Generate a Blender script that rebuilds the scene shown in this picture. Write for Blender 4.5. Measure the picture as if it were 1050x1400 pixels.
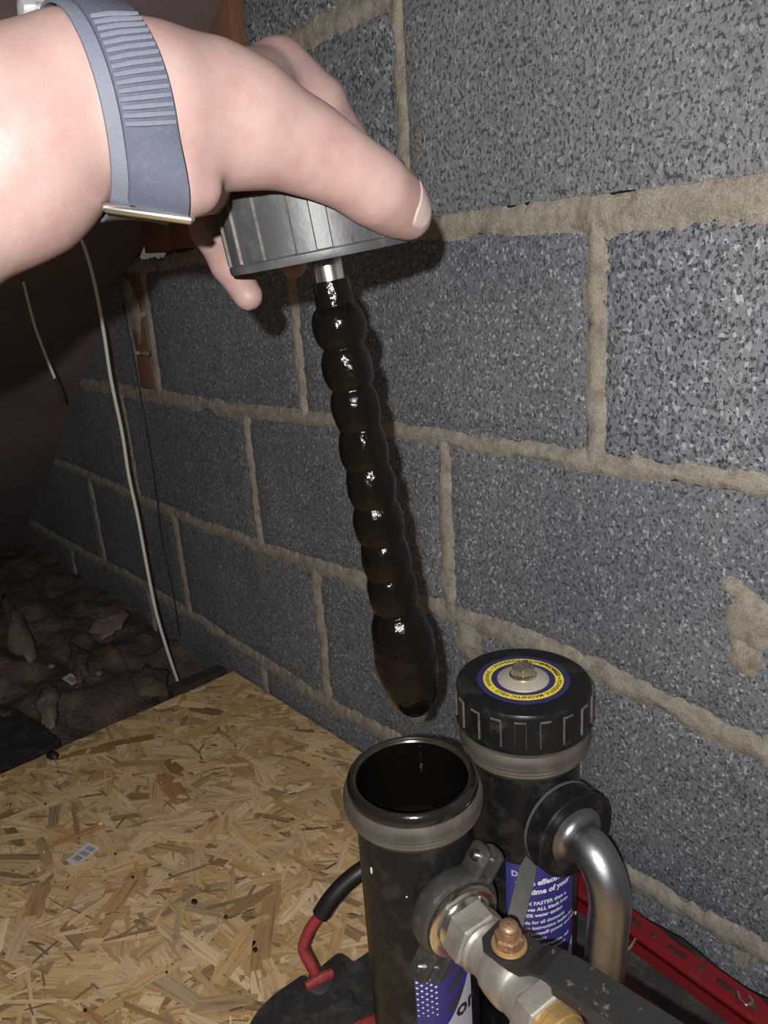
import bpy, bmesh, math, random
import numpy as np
from mathutils import Vector, Matrix, noise

random.seed(7); np.random.seed(7)
scene = bpy.context.scene
COL = scene.collection
for o in list(bpy.data.objects):
    bpy.data.objects.remove(o, do_unlink=True)

# ------------------------------------------------------------------ camera
FPX = 1050.0
CR = np.array([[0.6687850401, -0.1858722817, 0.7198458620],
               [0.7405429770, 0.2521745506, -0.6228997473],
               [-0.0657470094, 0.9496628301, 0.3062969798]])
CC = np.array([0.4007, -0.6104, 0.6993])
cam_d = bpy.data.cameras.new('camera')
cam = bpy.data.objects.new('camera', cam_d)
COL.objects.link(cam)
cam_d.sensor_fit = 'VERTICAL'
cam_d.sensor_height = 24.0
cam_d.lens = 24.0 * FPX / 1400.0
cam_d.clip_start = 0.02
cam.matrix_world = Matrix([list(CR[i]) + [CC[i]] for i in range(3)] + [[0, 0, 0, 1]])
scene.camera = cam

# ------------------------------------------------------------------ light
w = bpy.data.worlds.new('attic_dim_light'); scene.world = w
w.use_nodes = True
w.node_tree.nodes['Background'].inputs[0].default_value = (1.0, 0.92, 0.85, 1)
w.node_tree.nodes['Background'].inputs[1].default_value = 0.09
fl = bpy.data.lights.new('phone_flash', 'POINT')
fl.energy = 25.0
fl.color = (1.0, 0.97, 0.94)
fl.shadow_soft_size = 0.0035
flo = bpy.data.objects.new('phone_flash', fl)
COL.objects.link(flo)
flo.location = Vector(CC + CR @ np.array([-0.019, 0.014, 0.06]))
scene.view_settings.view_transform = 'Standard'
scene.view_settings.look = 'None'
scene.view_settings.gamma = 1.0
scene.view_settings.use_curve_mapping = False
scene.view_settings.exposure = 0.0

# ------------------------------------------------------------------ placing helpers
def ray(x, y): return CR @ np.array([(x - 525) / FPX, -(y - 700) / FPX, -1.0])
def at(x, y, d): return Vector(CC + ray(x, y) * d)                       # depth d in metres
def at_z(x, y, z): r = ray(x, y); return Vector(CC + r * (z - CC[2]) / r[2])
def at_y(x, y, v): r = ray(x, y); return Vector(CC + r * (v - CC[1]) / r[1])
def at_x(x, y, v): r = ray(x, y); return Vector(CC + r * (v - CC[0]) / r[0])

# ------------------------------------------------------------------ materials
def new_mat(name):
    m = bpy.data.materials.new(name); m.use_nodes = True
    nt = m.node_tree
    return m, nt, nt.nodes['Principled BSDF']
def node(nt, t, **kw):
    n = nt.nodes.new(t)
    for k, v in kw.items():
        if k.startswith('i_'): n.inputs[k[2:].replace('_', ' ')].default_value = v
        else: setattr(n, k, v)
    return n
def coords(nt, scale=(1, 1, 1), kind='Object'):
    tc = node(nt, 'ShaderNodeTexCoord'); mp = node(nt, 'ShaderNodeMapping')
    mp.inputs['Scale'].default_value = scale
    nt.links.new(tc.outputs[kind], mp.inputs['Vector'])
    return mp.outputs['Vector']
def ramp(nt, fac, stops):
    r = node(nt, 'ShaderNodeValToRGB')
    e = r.color_ramp.elements
    e[0].position, e[0].color = stops[0][0], (*stops[0][1], 1)
    e[1].position, e[1].color = stops[-1][0], (*stops[-1][1], 1)
    for p, c in stops[1:-1]:
        x = e.new(p); x.color = (*c, 1)
    nt.links.new(fac, r.inputs['Fac'])
    return r.outputs['Color']
def mixc(nt, fac, a, b, mode='MIX'):
    n = node(nt, 'ShaderNodeMix', data_type='RGBA', blend_type=mode)
    for s, v in ((0, fac), (6, a), (7, b)):
        if hasattr(v, 'links') or hasattr(v, 'is_linked'): nt.links.new(v, n.inputs[s])
        elif isinstance(v, (int, float)): n.inputs[s].default_value = v
        else: n.inputs[s].default_value = (*v, 1)
    return n.outputs[2]
def bump(nt, b, height, strength, dist, prev=None):
    n = node(nt, 'ShaderNodeBump'); n.inputs['Strength'].default_value = strength
    n.inputs['Distance'].default_value = dist
    nt.links.new(height, n.inputs['Height'])
    if prev is not None: nt.links.new(prev, n.inputs['Normal'])
    nt.links.new(n.outputs['Normal'], b.inputs['Normal'])
    return n.outputs['Normal']
def simple(name, c, rough=0.5, metal=0.0, dust=None, dscale=60, dlo=.5, dhi=.75, bstr=0.0, bscale=300, bdist=.001,
           coat=0.0, spec=None, rvar=0.0):
    m, nt, b = new_mat(name)
    b.inputs['Roughness'].default_value = rough; b.inputs['Metallic'].default_value = metal
    b.inputs['Base Color'].default_value = (*c, 1)
    b.inputs['Coat Weight'].default_value = coat
    if spec is not None: b.inputs['Specular IOR Level'].default_value = spec
    if dust is not None:
        v = coords(nt)
        n1 = node(nt, 'ShaderNodeTexNoise', i_Scale=dscale, i_Detail=8.0, i_Roughness=.7)
        nt.links.new(v, n1.inputs['Vector'])
        nt.links.new(ramp(nt, n1.outputs['Fac'], [(dlo, c), (dhi, dust)]), b.inputs['Base Color'])
        if rvar:
            r = ramp(nt, n1.outputs['Fac'], [(dlo, (rough,) * 3), (dhi, (min(1, rough + rvar),) * 3)])
            nt.links.new(r, b.inputs['Roughness'])
    if bstr:
        v = coords(nt)
        n2 = node(nt, 'ShaderNodeTexNoise', i_Scale=bscale, i_Detail=5.0)
        nt.links.new(v, n2.inputs['Vector'])
        bump(nt, b, n2.outputs['Fac'], bstr, bdist)
    return m

def block_mat(name, cell, dark, mid, light, pit_scale, pit_lo, pit_hi, zs=0.75, bstr=.6, stain=True):
    m, nt, b = new_mat(name)
    v = coords(nt, (1, 1, zs))
    vo = node(nt, 'ShaderNodeTexVoronoi', i_Scale=cell, i_Randomness=1.0); nt.links.new(v, vo.inputs['Vector'])
    sep = node(nt, 'ShaderNodeSeparateColor'); nt.links.new(vo.outputs['Color'], sep.inputs[0])
    col = ramp(nt, sep.outputs[0], [(0.0, dark), (.38, mid), (.85, mid), (1.0, light)])
    n1 = node(nt, 'ShaderNodeTexNoise', i_Scale=pit_scale, i_Detail=3.0, i_Roughness=.65); nt.links.new(v, n1.inputs['Vector'])
    pit = ramp(nt, n1.outputs['Fac'], [(pit_lo, (0, 0, 0)), (pit_hi, (1, 1, 1))])
    col = mixc(nt, pit, tuple(x * .45 for x in dark), col)
    nb = node(nt, 'ShaderNodeTexNoise', i_Scale=5.0, i_Detail=4.0); nt.links.new(v, nb.inputs['Vector'])
    big = ramp(nt, nb.outputs['Fac'], [(.3, (.78, .8, .84)), (.7, (1.12, 1.1, 1.06))])
    col = mixc(nt, 1.0, col, big, 'MULTIPLY')
    if stain:
        ns = node(nt, 'ShaderNodeTexNoise', i_Scale=9.0, i_Detail=5.0, i_Roughness=.6); nt.links.new(v, ns.inputs['Vector'])
        st = ramp(nt, ns.outputs['Fac'], [(.66, (0, 0, 0)), (.74, (.6, .6, .6))])
        col = mixc(nt, st, col, (.27, .225, .17))
    nt.links.new(col, b.inputs['Base Color'])
    b.inputs['Roughness'].default_value = .72
    b.inputs['Specular IOR Level'].default_value = .35
    n2 = node(nt, 'ShaderNodeTexNoise', i_Scale=cell * 1.4, i_Detail=4.0); nt.links.new(v, n2.inputs['Vector'])
    k = bump(nt, b, n2.outputs['Fac'], bstr, .0025)
    bump(nt, b, pit, .5, .002, k)
    return m
M = {}
M['block_fine'] = block_mat('fine grey block', 430, (.080, .087, .100), (.172, .187, .210), (.40, .425, .46), 360, .34, .44)
M['block_coarse'] = block_mat('coarse grey block', 330, (.070, .078, .090), (.195, .215, .243), (.40, .425, .47), 300, .38, .45)
M['block_pitted'] = block_mat('pitted grey block', 340, (.145, .153, .164), (.208, .219, .232), (.33, .342, .355), 290, .415, .455, zs=.75, bstr=.6, stain=False)

m, nt, b = new_mat('sandy mortar')
v = coords(nt)
n1 = node(nt, 'ShaderNodeTexNoise', i_Scale=45.0, i_Detail=8.0, i_Roughness=.7); nt.links.new(v, n1.inputs['Vector'])
n3 = node(nt, 'ShaderNodeTexNoise', i_Scale=700.0, i_Detail=3.0); nt.links.new(v, n3.inputs['Vector'])
c1 = ramp(nt, n1.outputs['Fac'], [(.3, (.17, .145, .115)), (.5, (.32, .285, .235)), (.72, (.42, .385, .33))])
c2 = ramp(nt, n3.outputs['Fac'], [(.3, (.7, .7, .7)), (.7, (1.2, 1.2, 1.2))])
nt.links.new(mixc(nt, 1.0, c1, c2, 'MULTIPLY'), b.inputs['Base Color'])
b.inputs['Roughness'].default_value = .9
k = bump(nt, b, n3.outputs['Fac'], .5, .002); bump(nt, b, n1.outputs['Fac'], .6, .008, k)
M['mortar'] = m

M['brick'] = simple('orange brown brick', (.20, .088, .048), .85, dust=(.14, .10, .075), dscale=40, dlo=.42, dhi=.7, bstr=.6, bscale=250, bdist=.002)
M['felt'] = simple('dark brown roofing felt', (.13, .097, .097), .8, dust=(.18, .138, .135), dscale=9, dlo=.35, dhi=.75, bstr=.3, bscale=60, bdist=.003)
M['timber'] = simple('dark old timber', (.035, .026, .020), .8, dust=(.07, .05, .035), dscale=35, bstr=.4, bscale=90)
M['insulation'] = simple('old brown insulation', (.065, .044, .035), .95, dust=(.19, .14, .105), dscale=14, dlo=.42, dhi=.72, bstr=.9, bscale=130, bdist=.008)
M['insul_pale'] = simple('torn pale wrapping', (.20, .15, .12), .8, dust=(.30, .25, .21), dscale=30, bstr=.5, bscale=80, bdist=.004)
M['black_scrap'] = simple('black scrap', (.012, .011, .010), .5)

# oriented strand board
m, nt, b = new_mat('strand wood')
at_ = node(nt, 'ShaderNodeAttribute', attribute_name='tone')
uv = node(nt, 'ShaderNodeUVMap'); mp = node(nt, 'ShaderNodeMapping'); mp.inputs['Scale'].default_value = (14, 260, 1)
nt.links.new(uv.outputs['UV'], mp.inputs['Vector'])
g = node(nt, 'ShaderNodeTexNoise', i_Scale=1.0, i_Detail=4.0, i_Roughness=.6); nt.links.new(mp.outputs['Vector'], g.inputs['Vector'])
gr = ramp(nt, g.outputs['Fac'], [(.28, (.55, .47, .40)), (.5, (1, 1, 1)), (.75, (1.18, 1.16, 1.12))])
col = mixc(nt, 1.0, at_.outputs['Color'], gr, 'MULTIPLY')
oc = coords(nt)
n1 = node(nt, 'ShaderNodeTexNoise', i_Scale=210.0, i_Detail=3.0, i_Roughness=.6); nt.links.new(oc, n1.inputs['Vector'])
fl_ = ramp(nt, n1.outputs['Fac'], [(.27, (.18, .11, .06)), (.345, (1, 1, 1))])
col = mixc(nt, 1.0, col, fl_, 'MULTIPLY')
nt.links.new(col, b.inputs['Base Color']); b.inputs['Roughness'].default_value = .62
b.inputs['Specular IOR Level'].default_value = .3
bump(nt, b, g.outputs['Fac'], .35, .001)
M['strand'] = m
M['osb_base'] = simple('pressed strand board core', (.50, .34, .165), .7, dust=(.30, .18, .08), dscale=45, dlo=.45, dhi=.7, bstr=.4, bscale=200)

# skin
def skin_mat(name, c1, c2, c3):
    m, nt, b = new_mat(name)
    v = coords(nt)
    n1 = node(nt, 'ShaderNodeTexNoise', i_Scale=55.0, i_Detail=5.0, i_Roughness=.6); nt.links.new(v, n1.inputs['Vector'])
    col = ramp(nt, n1.outputs['Fac'], [(.3, c1), (.5, c2), (.7, c3)])
    nt.links.new(col, b.inputs['Base Color'])
    b.inputs['Roughness'].default_value = .5
    b.inputs['Subsurface Weight'].default_value = .25
    b.inputs['Subsurface Radius'].default_value = (.006, .0025, .0015)
    b.inputs['Subsurface Scale'].default_value = 1.0
    b.inputs['Specular IOR Level'].default_value = .3
    vo = node(nt, 'ShaderNodeTexVoronoi', i_Scale=900.0); nt.links.new(v, vo.inputs['Vector'])
    k = bump(nt, b, vo.outputs['Distance'], .10, .0006)
    n2 = node(nt, 'ShaderNodeTexNoise', i_Scale=120.0, i_Detail=4.0); nt.links.new(v, n2.inputs['Vector'])
    bump(nt, b, n2.outputs['Fac'], .12, .002, k)
    return m
M['skin'] = skin_mat('pink skin', (.232, .140, .128), (.252, .168, .155), (.262, .186, .170))
M['nail'] = simple('finger nail', (.36, .275, .26), .25, spec=.5)
M['strap'] = simple('blue grey woven strap', (.036, .043, .064), .8, dust=(.052, .060, .082), dscale=300, bstr=.4, bscale=900, bdist=.0006)
M['strap_edge'] = simple('lighter grey strap edge', (.075, .084, .108), .75, bstr=.3, bscale=900)
M['watch_grey'] = simple('pale grey watch case', (.36, .37, .38), .35, .6)
M['steel_bright'] = simple('polished pale steel', (.78, .76, .72), .22, 1.0)
M['steel'] = simple('brushed steel', (.31, .32, .34), .36, 1.0, dust=(.19, .195, .205), dscale=90, dlo=.5, dhi=.8, bstr=.08, bscale=500, rvar=.2)
M['nickel'] = simple('dull nickel plated brass', (.42, .40, .36), .46, .7, dust=(.18, .155, .125), dscale=45, dlo=.42, dhi=.70, bstr=.2, bscale=260, rvar=.2)
M['cast'] = simple('grey cast clamp metal', (.075, .073, .068), .42, .6, dust=(.19, .18, .165), dscale=60, dlo=.5, dhi=.8, bstr=.3, bscale=300, rvar=.2)
M['chrome'] = simple('chromed flange', (.68, .66, .62), .16, 1.0, dust=(.40, .37, .33), dscale=70, dlo=.5, dhi=.8, rvar=.25)
M['rust'] = simple('rusty coppery bolt', (.34, .215, .14), .45, .7, dust=(.20, .10, .05), dscale=160, dlo=.42, dhi=.62, bstr=.5, bscale=500, rvar=.4)
M['brass'] = simple('yellowed brass washer', (.52, .34, .13), .45, .7, dust=(.33, .22, .10), dscale=130, bstr=.3)
M['bolt'] = simple('zinc bolt', (.68, .62, .52), .3, 1.0, dust=(.36, .31, .24), dscale=150, bstr=.1)
M['dome'] = simple('dull pale washer', (.50, .46, .39), .5, .45, dust=(.30, .27, .22), dscale=90, bstr=.1)
M['black_plastic'] = simple('dusty black plastic', (.008, .008, .0085), .33, dust=(.048, .044, .038), dscale=38, dlo=.50, dhi=.80, bstr=.12, bscale=400, rvar=.3, spec=.2)
M['grey_plastic'] = simple('scuffed dark grey plastic', (.034, .036, .039), .5, dust=(.085, .086, .088), dscale=50, dlo=.45, dhi=.8, bstr=.15, bscale=400)
M['worn_edge'] = simple('worn pale plastic edge', (.085, .078, .068), .7, dust=(.03, .028, .026), dscale=120, dlo=.45, dhi=.65)
M['collar'] = simple('grimy grey brown collar', (.048, .041, .032), .62, dust=(.088, .077, .062), dscale=45, dlo=.4, dhi=.75, bstr=.25, bscale=250)
M['wet'] = simple('wet black sludge', (.0035, .0028, .0022), .14, bstr=.22, bscale=260, bdist=.004, spec=.22)
M['wet_rim'] = simple('oily black rim', (.009, .008, .0075), .16, bstr=.10, bscale=240, bdist=.002, coat=.4)
M['lip'] = simple('brown stained lip', (.022, .018, .013), .25, dust=(.045, .037, .027), dscale=80)
M['liquid'] = simple('black dirty water', (.006, .005, .003), .04, spec=.5)
M['drop'] = simple('wet droplet', (.03, .03, .03), .03, spec=1.0)
M['red'] = simple('chipped red paint', (.165, .009, .013), .28, dust=(.09, .018, .016), dscale=70, dlo=.55, dhi=.8, bstr=.15, bscale=200, rvar=.35)
M['red_pale'] = simple('dusty red coating', (.27, .030, .032), .5, dust=(.33, .11, .10), dscale=120, dlo=.5, dhi=.8, bstr=.2)
M['dark_red'] = simple('dull maroon steel', (.10, .018, .018), .5, dust=(.075, .035, .03), dscale=60, bstr=.2)
M['black_paint'] = simple('chipped black paint', (.016, .016, .016), .5, dust=(.24, .20, .14), dscale=120, dlo=.60, dhi=.74, bstr=.4, bscale=200)
M['tray'] = simple('dusty black moulded tray', (.022, .022, .022), .6, dust=(.085, .078, .068), dscale=45, dlo=.48, dhi=.78, bstr=.35, bscale=150, bdist=.003)
M['rubber'] = simple('black rubber sleeve', (.010, .010, .011), .45)
M['blue'] = simple('blue printed label', (.028, .030, .17), .35)
M['white_ink'] = simple('white print', (.60, .60, .66), .5)
M['pale_ink'] = simple('pale grey print', (.36, .37, .46), .45)
M['dark_ink'] = simple('dark grey print', (.030, .030, .036), .45)
M['navy'] = simple('navy sticker', (.022, .022, .10), .4)
M['yellow'] = simple('yellow sticker ring', (.72, .60, .055), .5)
M['ink'] = simple('black ink', (.015, .014, .012), .6)
M['wire'] = simple('white cable sheath', (.62, .60, .56), .5)
M['dark_wire_line'] = simple('dark cable end and thin line', (.018, .016, .015), .6)
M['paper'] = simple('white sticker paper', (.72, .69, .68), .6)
M['bar_grey'] = simple('grey barcode print', (.20, .20, .21), .6)
M['hose'] = simple('pale braided hose', (.42, .43, .45), .5, bstr=.5, bscale=400)
M['grey_bar'] = simple('scuffed grey flat bar', (.085, .083, .079), .6, .2, dust=(.055, .053, .05), dscale=60, bstr=.15)

# ------------------------------------------------------------------ mesh helpers
def tag(o, label=None, cat=None, group=None, kind=None):
    if label: o['label'] = label
    if cat: o['category'] = cat
    if group: o['group'] = group
    if kind: o['kind'] = kind
    return o
def empty(name, loc, label, cat, group=None):
    o = bpy.data.objects.new(name, None); COL.objects.link(o)
    o.location = Vector(loc); o.empty_display_size = .02
    o['_base'] = list(Vector(loc))
    return tag(o, label, cat, group)
class MB:
    def __init__(s): s.v = []; s.f = []; s.mi = []
    def add(s, vs, fs, mi=0):
        k = len(s.v); s.v += [tuple(x) for x in vs]
        s.f += [tuple(i + k for i in f) for f in fs]; s.mi += [mi] * len(fs)
        return s
    def box(s, c, size, rot=None, mi=0, bevel=0.0):
        bm = bmesh.new(); bmesh.ops.create_cube(bm, size=1.0)
        bmesh.ops.scale(bm, vec=Vector(size), verts=bm.verts)
        if bevel: bmesh.ops.bevel(bm, geom=list(bm.edges), offset=bevel, segments=2, affect='EDGES', profile=.5)
        T = Matrix.Translation(Vector(c)) @ (rot.to_4x4() if rot else Matrix())
        bm.transform(T); bm.verts.index_update()
        s.add([x.co for x in bm.verts], [[x.index for x in f.verts] for f in bm.faces], mi); bm.free(); return s
    def lathe(s, prof, o=(0, 0, 0), ax=(0, 0, 1), n=64, mi=0, a0=0, a1=None, close=False, fn=None):
        ax = Vector(ax).normalized(); o = Vector(o)
        u = ax.orthogonal().normalized() if abs(ax.z) < .9 else (Vector((1, 0, 0)) - ax * ax.x).normalized()
        w_ = ax.cross(u)
        full = a1 is None
        cnt = n if full else n + 1
        vs = []
        for j, (r, z) in enumerate(prof):
            for i in range(cnt):
                a = 2 * math.pi * i / n if full else a0 + (a1 - a0) * i / n
                rr = fn(r, z, a) if fn else r
                vs.append(o + ax * z + (u * math.cos(a) + w_ * math.sin(a)) * rr)
        fs = []
        for j in range(len(prof) - 1):
            for i in range(n if full else n):
                i2 = (i + 1) % cnt
                fs.append((j * cnt + i, j * cnt + i2, (j + 1) * cnt + i2, (j + 1) * cnt + i))
        if close and full:
            fs.append(tuple(range(cnt))[::-1]); fs.append(tuple((len(prof) - 1) * cnt + i for i in range(cnt)))
        return s.add(vs, fs, mi)
    def tube(s, pts, r, n=12, mi=0, caps=True):
        pts = [Vector(p) for p in pts]; N = len(pts)
        rs = r if isinstance(r, (list, tuple)) else [r] * N
        t0 = (pts[1] - pts[0]).normalized(); u = t0.orthogonal().normalized(); vs = []
        for i, p in enumerate(pts):
            t = (pts[min(i + 1, N - 1)] - pts[max(i - 1, 0)]).normalized()
            u = (u - t * u.dot(t)).normalized(); w_ = t.cross(u)
            for k in range(n):
                a = 2 * math.pi * k / n
                vs.append(p + (u * math.cos(a) + w_ * math.sin(a)) * rs[i])
        fs = [(i * n + k, i * n + (k + 1) % n, (i + 1) * n + (k + 1) % n, (i + 1) * n + k) for i in range(N - 1) for k in range(n)]
        if caps: fs += [tuple(range(n))[::-1], tuple((N - 1) * n + k for k in range(n))]
        return s.add(vs, fs, mi)
    def prism(s, poly, d, mi=0):
        # poly: world points of one face; d: extrusion vector
        n = len(poly); d = Vector(d); P = [Vector(p) for p in poly]
        vs = P + [p + d for p in P]
        fs = [tuple(range(n)), tuple(range(2 * n - 1, n - 1, -1))] + [(i, i + n, (i + 1) % n + n, (i + 1) % n)[::-1] for i in range(n)]
        return s.add(vs, fs, mi)
    def build(s, name, mats, parent=None, smooth=35, bevel=0.0, label=None):
        base = Vector((0, 0, 0))
        top = parent
        while top is not None:
            if '_base' in top: base = Vector(top['_base']); break
            top = top.parent
        me = bpy.data.meshes.new(name)
        me.from_pydata([tuple(Vector(x) - base) for x in s.v], [], s.f)
        bm = bmesh.new(); bm.from_mesh(me)
        bm.faces.ensure_lookup_table()
        for f, k in zip(bm.faces, s.mi): f.material_index = k
        bmesh.ops.recalc_face_normals(bm, faces=bm.faces)
        if bevel:
            es = [e for e in bm.edges if len(e.link_faces) == 2 and e.calc_face_angle(0) > math.radians(30)]
            bmesh.ops.bevel(bm, geom=es, offset=bevel, segments=2, affect='EDGES', profile=.6, clamp_overlap=True)
        if smooth:
            for f in bm.faces: f.smooth = True
            for e in bm.edges:
                if len(e.link_faces) == 2: e.smooth = e.calc_face_angle(0) < math.radians(smooth)
        bm.to_mesh(me); bm.free()
        for mm in (mats if isinstance(mats, (list, tuple)) else [mats]): me.materials.append(M[mm])
        o = bpy.data.objects.new(name, me); COL.objects.link(o)
        if parent is not None: o.parent = parent
        if label: o['label'] = label
        return o
def spline(pts, n=8):
    P = [Vector(p) for p in pts]; P = [2 * P[0] - P[1]] + P + [2 * P[-1] - P[-2]]
    out = []
    for i in range(1, len(P) - 2):
        for k in range(n):
            t = k / n; a, b_, c, d = P[i - 1:i + 3]
            out.append(.5 * ((2 * b_) + (c - a) * t + (2 * a - 5 * b_ + 4 * c - d) * t * t + (3 * b_ - a - 3 * c + d) * t ** 3))
    out.append(P[-2]); return out
def nz(x, y=0, z=0): return noise.noise(Vector((x, y, z)))
def rot_to(ax, up=(0, 0, 1)):
    """matrix whose columns are ax, side, up"""
    a = Vector(ax).normalized(); s_ = Vector(up).cross(a).normalized(); u_ = a.cross(s_)
    return Matrix((a, s_, u_)).transposed()
_text = {}
def text_mesh(body, size, spacing=1.0, bold=0.0):
    cu = bpy.data.curves.new('t', 'FONT'); cu.body = body; cu.size = size; cu.space_character = spacing
    cu.resolution_u = 2; cu.offset = bold
    ob = bpy.data.objects.new('t', cu); me = bpy.data.meshes.new_from_object(ob)
    vs = [tuple(x.co) for x in me.vertices]; fs = [tuple(p.vertices) for p in me.polygons]
    bpy.data.objects.remove(ob); bpy.data.curves.remove(cu); bpy.data.meshes.remove(me)
    return vs, fs

# ================================================================== SETTING
# ------------------------------------------------------------------ block wall at y = 0
wall = MB()
RS = 0.73; RX, RZ = -1.227, 0.509           # roof line on the wall
def roof_x(z): return RX + (z - RZ) / RS
wall.prism([(-2.05, .022, -.18), (1.25, .022, -.18), (1.25, .022, 2.2), (1.09, .022, 2.2)], (0, .12, 0))
wall_o = wall.build('wall_right', 'mortar')
tag(wall_o, 'grey concrete block wall with sandy mortar joints behind the canisters', 'wall', kind='structure')

JX = [-2, -1.42, -1.2, -1.04, -.87, -.75, -.62, -.47, -.35, -.19, -.08, .03, .10, .17, .4, 1.3]
JZ = {-1: [-.169] * 16,
      0: [.062, .062, .072, .066, .063, .057, .053, .047, .054, .055, .055, .054, .054, .056, .056, .056],
      1: [.287, .287, .282, .277, .276, .276, .278, .281, .287, .288, .293, .288, .280, .270, .272, .275],
      2: [.500, .500, .500, .500, .500, .499, .500, .506, .507, .507, .509, .509, .509, .511, .511, .511],
      3: [.723, .723, .723, .723, .723, .727, .731, .732, .732, .733, .732, .730, .729, .729, .729, .729],
      4: [.95] * 7 + [.951, .953] + [.957] * 7, 5: [1.181] * 16, 6: [1.406] * 16, 7: [1.63] * 16, 8: [1.86] * 16}
JH = {0: [.011] * 9 + [.012] * 7, 1: [.009] * 7 + [.011] * 9, 2: [.010] * 7 + [.008] * 9,
      3: [.009] * 9 + [.011, .0125, .0145, .0155, .0155, .0155, .015], 4: [.011] * 16}
def jz(k, x): return float(np.interp(x, JX, JZ[k]))
def jh(k, x): return float(np.interp(x, JX, JH[k])) if k in JH else .009
perp = {-1: [-2.0, -1.55, -1.1, -.66, -.2, .24, .7, 1.25], 0: [-2.0, -1.325, -.918, -.473, -.02, .43, .88, 1.25],
        1: [-1.66, -1.07, -.618, -.198, .194, .65, 1.1, 1.25], 2: [-1.36, -.965], 3: [-.68, -.234, .225, .675, 1.12, 1.25],
        4: [-.515, -.065, .385, .835, 1.25], 5: [-.24, .21, .66, 1.1, 1.25], 6: [.05, .45, .9, 1.25], 7: [.4, .8, 1.25]}
perp2 = [-.895, -.461, 0.0, .45, .90, 1.25]
rnd = random.Random(3)
def block(x0, x1, ka, kb, mat, yoff=0.0, poly_left=None):
    nx = max(4, int((x1 - x0) / .014)); nzz = 16; mb = MB(); seed = rnd.random() * 99
    vs = []
    for j in range(nzz + 1):
        for i in range(nx + 1):
            u, t = i / nx, j / nzz
            xl, xr = x0 + .0085, x1 - .0085
            x = xl + (xr - xl) * u
            za = jz(ka, x) + jh(ka, x) * .92; zb = jz(kb, x) - jh(kb, x) * .92
            z = za + (zb - za) * t
            if poly_left:                       # cut along the roof slope
                lim = roof_x(z) - .05
                if lim > xl: x = lim + max(0, xr - lim) * u
            e = min(u * nx, (1 - u) * nx, t * nzz, (1 - t) * nzz)
            jit = .0026 if e < .5 else .0
            x += jit * nz(x * 60, z * 60, seed); z += jit * nz(x * 60, z * 60, seed + 9)
            y = yoff + .0010 * nz(x * 25, z * 25, seed) + (.004 if e < .5 else 0)
            vs.append((x, y, z))
    W = nx + 1
    fs = [(j * W + i, j * W + i + 1, (j + 1) * W + i + 1, (j + 1) * W + i) for j in range(nzz) for i in range(nx)]
    mb.add(vs, fs)
    ring = [i for i in range(W)] + [j * W + nx for j in range(1, nzz + 1)] + [nzz * W + i for i in range(nx - 1, -1, -1)] + [j * W for j in range(nzz - 1, 0, -1)]
    L = len(mb.v); n = len(ring)
    mb.v += [(mb.v[i][0], .03, mb.v[i][2]) for i in ring]
    for q in range(n):
        mb.f.append((ring[q], ring[(q + 1) % n], L + (q + 1) % n, L + q)); mb.mi.append(0)
    return mb.build('concrete_block', mat, wall_o, smooth=60)
for k in range(-1, 8):
    for xs in ([perp[k], perp2] if k == 2 else [perp[k]]):
        for a, c in zip(xs[:-1], xs[1:]):
            mat = 'block_fine'; yo = rnd.uniform(-.0008, .0008)
            if k == 3 and a > -.3: mat, yo = 'block_pitted', -.0035
            elif k == 3 or (k == 2 and a > -.05) or k > 3: mat = 'block_coarse'
            block(a, c, k, k + 1, mat, yo, poly_left=(k >= 0 and a < roof_x(jz(k + 1, -1)) + .05))

# mortar ribbons squeezed out of the joints
mb = MB()
def ribbon(path, half, seed, vert=False, amp=1.0):
    n = len(path); K = 7; vs = []
    for i, (x, z) in enumerate(path):
        for j in range(K):
            s_ = -1.28 + 2.56 * j / (K - 1)
            wd = half(x, z) * (1 + .55 * nz(x * 26 + seed, z * 26, j // 4 * 5.0) + .32 * nz(x * 85, z * 85, seed + j // 4 * 3.0) + .35 * nz(x * 230, z * 230, seed + j // 4))
            y = -.0013 * amp + .0030 * s_ * s_ + .0012 * nz(x * 40, z * 40, s_ * 2 + seed) + .0010 * nz(x * 190, z * 190, s_ * 3)
            vs.append((x + s_ * wd, y, z) if vert else (x, y, z + s_ * wd))
    fs = [(i * K + j, i * K + j + 1, (i + 1) * K + j + 1, (i + 1) * K + j) for i in range(n - 1) for j in range(K - 1)]
    mb.add(vs, fs)
for k in range(0, 8):
    x0 = roof_x(jz(k, -1)) - .02
    N = int((1.25 - x0) / .003)
    ribbon([(x0 + (1.25 - x0) * i / N, jz(k, x0 + (1.25 - x0) * i / N) + .0025 * nz(i * .03, k * 7.1)) for i in range(N + 1)],
           lambda x, z, k=k: jh(k, x), k * 3.3)
for k in range(-1, 8):
    for x in (perp[k] + perp2 if k == 2 else perp[k]):
        if x > 1.2: continue
        za, zb = jz(k, x), jz(k + 1, x)
        if roof_x(zb) > x + .05: continue
        ribbon([(x + .004 * nz(i * .11, k * 3.7 + x), za + (zb - za) * i / 70) for i in range(71)],
               lambda x_, z_: .0085, k + x * 5, vert=True)
mb.build('mortar', 'mortar', wall_o, smooth=60)
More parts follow.
